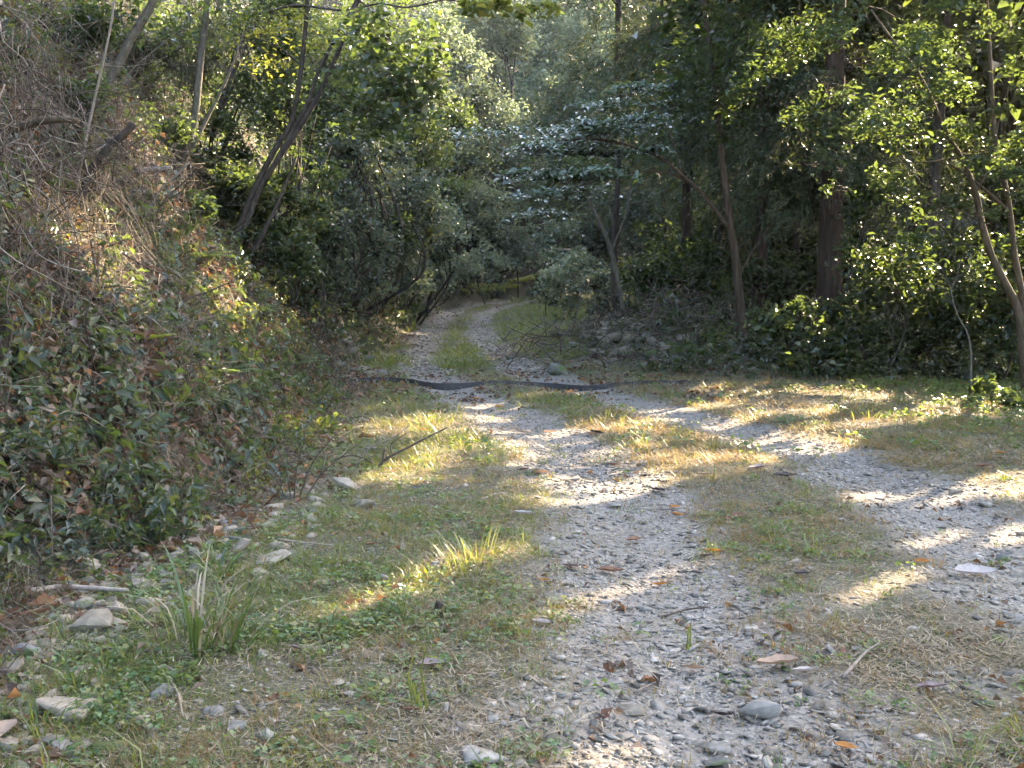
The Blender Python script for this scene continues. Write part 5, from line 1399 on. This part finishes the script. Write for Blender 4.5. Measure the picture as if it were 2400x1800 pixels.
ground_stick([(150, 1060), (200, 1100), (240, 1130)], .012, .006, 'twig_brown', 'long brown stick sliding down the lower bank', .05)
ground_stick([(0, 980), (90, 965), (140, 985), (190, 1030)], .010, .005, 'twig_pale', 'pale bowed stick from the left edge on the lower bank', .08)
ground_stick([(0, 1150), (60, 1170), (160, 1230)], .006, .003, 'twig_brown', 'dark twig at the left edge above the rocks', .05)
ground_stick([(20, 1390), (90, 1380), (150, 1350)], .004, .003, 'twig_pale', 'thin pale twig beneath the rust-brown leaf', .05)
ground_stick([(1170, 578), (1200, 577), (1236, 576)], .06, .05, 'wood_pale', 'pale fallen log beyond the far bend', .75, 'fallen_log')
for i, (pts, lb) in enumerate((([(972, 618), (990, 630), (1012, 640)], 'short mossy log nearest the far bend'), ([(1008, 626), (1060, 624), (1122, 625)], 'long mossy log lying level beyond the bend'), ([(1030, 634), (1060, 632), (1090, 634)], 'low mossy log in front of the long level one'),
                               ([(1095, 618), (1130, 612), (1165, 606)], 'mossy log rising to the right beyond the bend'))):
    ground_stick(pts, .13, .10, 'moss', lb, .12, 'mossy_log', group='mossy logs beyond the bend')
custom_tree('dead_branch', 'forked dead branch poking out over the turf by the bank foot', (800, 1012), 9.3, [([(800, 1012), (827, 998), (890, 962), (967, 923)], .017, .007), ([(827, 998), (829, 980), (832, 970)], .012, .009), ([(850, 985), (845, 960), (880, 935)], .007, .003), ([(815, 1005), (770, 985), (730, 990), (700, 1010)], .008, .004)], 'twig_brown', cat='branch', auto=True)
custom_tree('dead_branch', 'pale thin dead branch hooked behind the forked one', (745, 1010), 9.6, [([(745, 1010), (790, 975), (850, 945), (886, 918)], .009, .004), ([(790, 975), (800, 990), (830, 1025)], .005, .003)], 'twig_pale', cat='branch', auto=True)
custom_tree('bare_shrub', 'bare dark twiggy shrub at the bank foot', (632, 1078), 7.6, [([(632, 1078), (640, 1020), (655, 960), (660, 915)], .007, .002), ([(632, 1078), (670, 1010), (710, 955), (735, 930)], .007, .002), ([(632, 1078), (690, 1030), (740, 985), (780, 955)], .006, .002), ([(632, 1078), (620, 1020), (600, 970), (590, 930)], .006, .002),
            ([(632, 1078), (600, 1040), (560, 1010), (520, 995)], .005, .002), ([(655, 960), (685, 935), (700, 905)], .004, .0015), ([(690, 1030), (700, 990), (695, 960)], .004, .0015), ([(640, 1020), (620, 990), (628, 950)], .004, .0015)], 'twig_brown', cat='shrub', auto=True)
custom_tree('sapling', 'pale bare sapling with forked tip before the dark shrubs at right', (2100, 770), 15.5, [([(2100, 770), (2095, 740), (2068, 680), (2055, 630), (2066, 600), (2076, 560)], .018, .007), ([(2055, 630), (2045, 600), (2030, 570)], .008, .004), ([(2066, 600), (2090, 580), (2105, 550)], .006, .003)], 'bark_grey')
custom_tree('bare_shrub', 'tuft of bare brown twigs between mound and peeling tree', (1535, 745), 20.5, [([(1535, 745), (1530, 710), (1520, 660)], .012, .004), ([(1535, 745), (1545, 700), (1556, 650)], .012, .004), ([(1535, 745), (1510, 715), (1490, 690), (1484, 675)], .012, .004), ([(1535, 745), (1560, 710), (1575, 690)], .010, .004), ([(1535, 745), (1500, 735), (1470, 720)], .010, .004)], 'twig_pale', cat='shrub')
custom_tree('dead_vine', 'thin pale vine arching down in front of the far hollow', (1180, 575), 40, [([(1132, 488), (1140, 515), (1155, 540), (1180, 575)], .03, .02)], 'twig_pale', cat='vine')
custom_tree('wooden_stub', 'short dark stub of wood standing in the turf', (945, 1352), 4.9, [([(945, 1352), (946, 1325), (949, 1300)], .022, .017), ([(945, 1350), (935, 1335), (932, 1322)], .012, .006)], 'bark_dark', cat='stump')
for x, lb in ((1041, 'left of the two thin pale posts beyond the bend'), (1044, 'right of the two thin pale posts beyond the bend')):
    custom_tree('thin_post', lb, (x, 610), 43, [([(x, 615), (x, 600), (x + (x - 1042) * 2, 590)], .02, .015)], 'wood_pale', cat='post')

# ---------------------------------------------------------------- ferns, sedges, leafy sprigs
FN = [0]
def frond_mesh(mb, base, d, L, rng, pairs=15, wid=.30, sag=.5):
    side0 = unit(np.cross(d, np.array([0, 0, 1.])))
    pts = []
    for i in range(pairs + 1):
        t = i / pairs
        pts.append(base + d * L * t + np.array([0, 0, -1.]) * sag * L * t * t * .55)
    tube(mb, [pts[0], pts[pairs // 2], pts[-1]], .003, .001, 3, 3, var=.3, rng=rng)
    for i in range(2, pairs + 1):
        t = i / pairs
        pl = L * wid * (math.sin(math.pi * (t * .86 + .12)) ** .8) * (.9 + .2 * rng.random())
        tg = unit(pts[i] - pts[i - 1])
        nr = unit(np.cross(side0, tg))
        for s in (-1, 1):
            dv = unit(side0 * s + tg * .45 - nr * .1 * rng.random())
            w = L / pairs * .40
            p0 = pts[i]; p1 = p0 + dv * pl * .45 + tg * w; p2 = p0 + dv * pl - np.array([0, 0, .12 * pl]); p3 = p0 + dv * pl * .45 - tg * w
            mb.add([p0, p1, p2, p3], np.array([[0, 1, 2], [0, 2, 3]]), rng.random())
def fern(px, py, span, n, label, material='fern_green', name='fern', lean=(.6, -.35), pairs=15, wid=.30):
    FN[0] += 1
    rng = np.random.default_rng(600 + FN[0])
    g = ground(px, py)
    L = .8 * span * g[1] / F
    g[2] += .06
    root = empty(name, g, label, 'fern', 'ferns on the bank')
    for k in range(n):
        a = 2 * math.pi * (k + rng.random() * .6) / n
        d = unit(np.array([math.cos(a) * .9 + lean[0], math.sin(a) * .9 + lean[1], .55 + .25 * rng.random()]))
        mb = MB(); frond_mesh(mb, g + np.array([0, 0, .01]), d, L * (.7 + .5 * rng.random()), rng, pairs, wid)
        mb.build('frond', material, root, g)
    return root
for a in ((327, 712, 80, 6, 'green fern on the mid bank below the leaning dead stem'), (318, 760, 90, 6, 'yellow-green fern with stiff upright fronds mid bank', 'fern_yellow'), (448, 660, 90, 7, 'fern with sunlit fronds below the leaning tree foot'), (490, 715, 110, 7, 'large sunlit fern spreading down the bank', 'fern_green'),
          (480, 830, 120, 7, 'shaded fern below the big sunlit one'), (600, 850, 110, 2, 'single long frond hanging at the bank foot', 'fern_green'), (300, 1050, 100, 6, 'dark green fern on the lower bank'), (290, 995, 90, 5, 'dark fern above the dark green one on the lower bank'), (133, 1040, 80, 6, 'small fern at the lower left bank'),
          (105, 880, 70, 5, 'small fern near the left edge mid bank'), (112, 335, 70, 6, 'fern high on the bank under the arching bough'), (62, 375, 70, 5, 'fern high at the left edge of the bank'), (433, 575, 100, 6, 'sunlit bracken at the foot of the leaning tree'), (390, 900, 80, 5, 'dark fern beside the hanging sedge'), (560, 690, 80, 5, 'fern at the upper right of the sunlit bank'),
          (430, 790, 80, 5, 'dim fern left of the yellow compound leaf'), (230, 830, 70, 5, 'dim fern in the middle of the left bank'), (700, 690, 60, 5, 'small fern on the bank by the straight of the track'), (640, 800, 70, 5, 'fern at the bank foot above the strip end')):
    fern(*a)

def compound(px, py, span, n, label, face=(.2, -.6), material='fern_yellow', pinnate=True):
    """a big pinnate leaf with leaflets of its own"""
    FN[0] += 1
    rng = np.random.default_rng(800 + FN[0])
    g = ground(px, py)
    L = span * g[1] / F
    b = g + np.array([-.35 * L, -.1, .12])
    root = empty('compound_leaf', g, label, 'leaf')
    mb = MB(); d = unit(np.array([1.0, -.25, -.12])); tube(mb, [g, b, b + d * L], .005, .0015, 4, 4); stk = mb.build('stalk', material, root, g)
    for k in range(n):
        t = .15 + .85 * k / n
        for s in (-1, 1):
            p0 = b + d * L * t
            dv = unit(np.array([.45, face[1] * s * .8, .75 * s]))
            pl = L * .36 * (1.1 - .6 * t)
            mb = MB(); leaves(mb, np.array([p0 + dv * pl * .5]), pl, 0, True, .5, .34, rng, axis=dv[None] * 8)
            mb.build('leaflet', material, stk, g)
compound(517, 785, 95, 8, 'bright yellow-green pinnate leaf glowing on the bank')
compound(570, 605, 60, 6, 'yellow sprig of pinnate leaves on the sunlit upper bank')
compound(700, 935, 50, 5, 'small yellow-green sprig above the bare shrub')

def sedge(px, py, span, n, label, material='sedge', w=.010, lean=(0, 0), separate=True, spread=.10, upright=.8, name='sedge_clump', dry=0):
    FN[0] += 1
    rng = np.random.default_rng(900 + FN[0])
    g = ground(px, py)
    L = span * g[1] / F
    root = empty(name, g, label, 'grass', 'grass clumps')
    allb = MB()
    for k in range(n):
        a = rng.random() * 6.283
        o = np.array([math.cos(a), math.sin(a), 0])
        b = g + o * spread * rng.random() + np.array([0, 0, -.01])
        d = unit(o * (.15 + .7 * rng.random()) + np.array([lean[0], lean[1], upright + .5 * rng.random()]))
        l = L * (.5 + .6 * rng.random())
        hd = unit(np.array([d[0], d[1], 0])); sd = np.array([-hd[1], hd[0], 0]) * w * .5 * (.6 + .6 * rng.random())
        sg = .2 + .7 * rng.random()
        c = [b + d * l * t + (hd * .5 - np.array([0, 0, .6])) * l * sg * t ** 2.5 for t in (0, .3, .6, .82, 1)]
        ws = (.6, 1, .9, .6)
        v = []
        for i in range(4): v += [c[i] - sd * ws[i], c[i] + sd * ws[i] ]
        v.append(c[4])
        f = [np.array([[0, 1, 3, 2], [2, 3, 5, 4], [4, 5, 7, 6]]), np.array([[6, 7, 8]])]
        if separate:
            mb = MB(); mb.add(v, f, rng.random()); mb.build('blade', 'straw' if rng.random() < dry else material, root, g, True)
        else:
            allb.add(v, f, rng.random())
    if not separate:
        o = allb.build('blades', material, root, g); o['kind'] = 'stuff'
    return root
sedge(420, 1400, 290, 48, 'tall sedge clump with upright strap blades in the lower left turf', w=.011, dry=.2, spread=.14, upright=1.3)
sedge(505, 1395, 220, 30, 'second sedge clump leaning right beside the tall one', w=.010, dry=.3, lean=(.3, 0), spread=.13, upright=1.0)
sedge(470, 1250, 120, 12, 'small sedge tuft behind the tall clump', w=.012, spread=.06)
sedge(400, 860, 130, 40, 'thick sedge hanging down the mid bank', w=.008, lean=(.7, -.3), upright=.2, separate=False)
sedge(1030, 1215, 90, 110, 'sunlit glowing grass tuft beside the left track', 'grass_green', w=.006, separate=False, spread=.30, name='grass_tuft', dry=0)
sedge(930, 1240, 66, 90, 'sunlit grass left of the glowing tuft', 'grass_green', w=.006, separate=False, spread=.28, name='grass_tuft')
sedge(1190, 868, 46, 60, 'sunlit grass tuft just before the strip', 'grass_green', w=.009, separate=False, spread=.4, name='grass_tuft')
sedge(1310, 905, 50, 60, 'sunlit grass tuft at the head of the median', 'grass_green', w=.009, separate=False, spread=.5, name='grass_tuft')
sedge(1360, 925, 40, 50, 'grass on the shaded right flank of the median head', 'grass_dry', w=.008, separate=False, spread=.5, name='grass_tuft')
sedge(930, 915, 46, 50, 'sunlit grass on the left verge below the strip', 'grass_green', w=.008, separate=False, spread=.5, name='grass_tuft')
sedge(990, 955, 46, 50, 'sunlit grass at the tip of the dead branch', 'grass_green', w=.008, separate=False, spread=.5, name='grass_tuft')
sedge(1880, 905, 50, 50, 'tall sunlit grass above the bright streak', 'grass_green', w=.009, separate=False, spread=.6, name='grass_tuft')
sedge(2045, 850, 60, 14, 'green grass blades standing before the dark shrubs', 'grass_green', w=.010, separate=False, spread=.15, name='grass_tuft')
sedge(1100, 868, 24, 12, 'single bright green tuft on the track before the strip', 'grass_green', w=.010, separate=False, spread=.1, name='grass_tuft')
sedge(700, 1420, 60, 14, 'thin grass tuft right of the sedge clump', 'grass_green', w=.005, separate=False, spread=.15, name='grass_tuft')
sedge(1150, 1320, 60, 10, 'thin grass tuft at the border of the left track', 'grass_green', w=.005, separate=False, spread=.1, name='grass_tuft')
sedge(900, 1400, 60, 14, 'green grass tuft in the lower turf', 'grass_green', w=.006, separate=False, spread=.12, name='grass_tuft')

# ---------------------------------------------------------------- thin haze of the valley air
mb = MB()
x0, x1, y0, y1, z0, z1 = -92, 92, -47, 122, -4.5, 42
mb.add([(x0, y0, z0), (x1, y0, z0), (x1, y1, z0), (x0, y1, z0), (x0, y0, z1), (x1, y0, z1), (x1, y1, z1), (x0, y1, z1)],
       np.array([[3, 2, 1, 0], [4, 5, 6, 7], [0, 1, 5, 4], [1, 2, 6, 5], [2, 3, 7, 6], [3, 0, 4, 7]]))
m, N, Lk, out = mat('haze_air')
pv = N.new('ShaderNodeVolumePrincipled')
pv.inputs['Color'].default_value = (.90, .94, 1.0, 1)
pv.inputs['Density'].default_value = .00032
pv.inputs['Anisotropy'].default_value = .2
Lk.new(pv.outputs[0], out.inputs['Volume'])
tag(mb.build('haze', 'haze_air'), 'thin pale haze in the wooded valley', 'haze', kind='stuff')
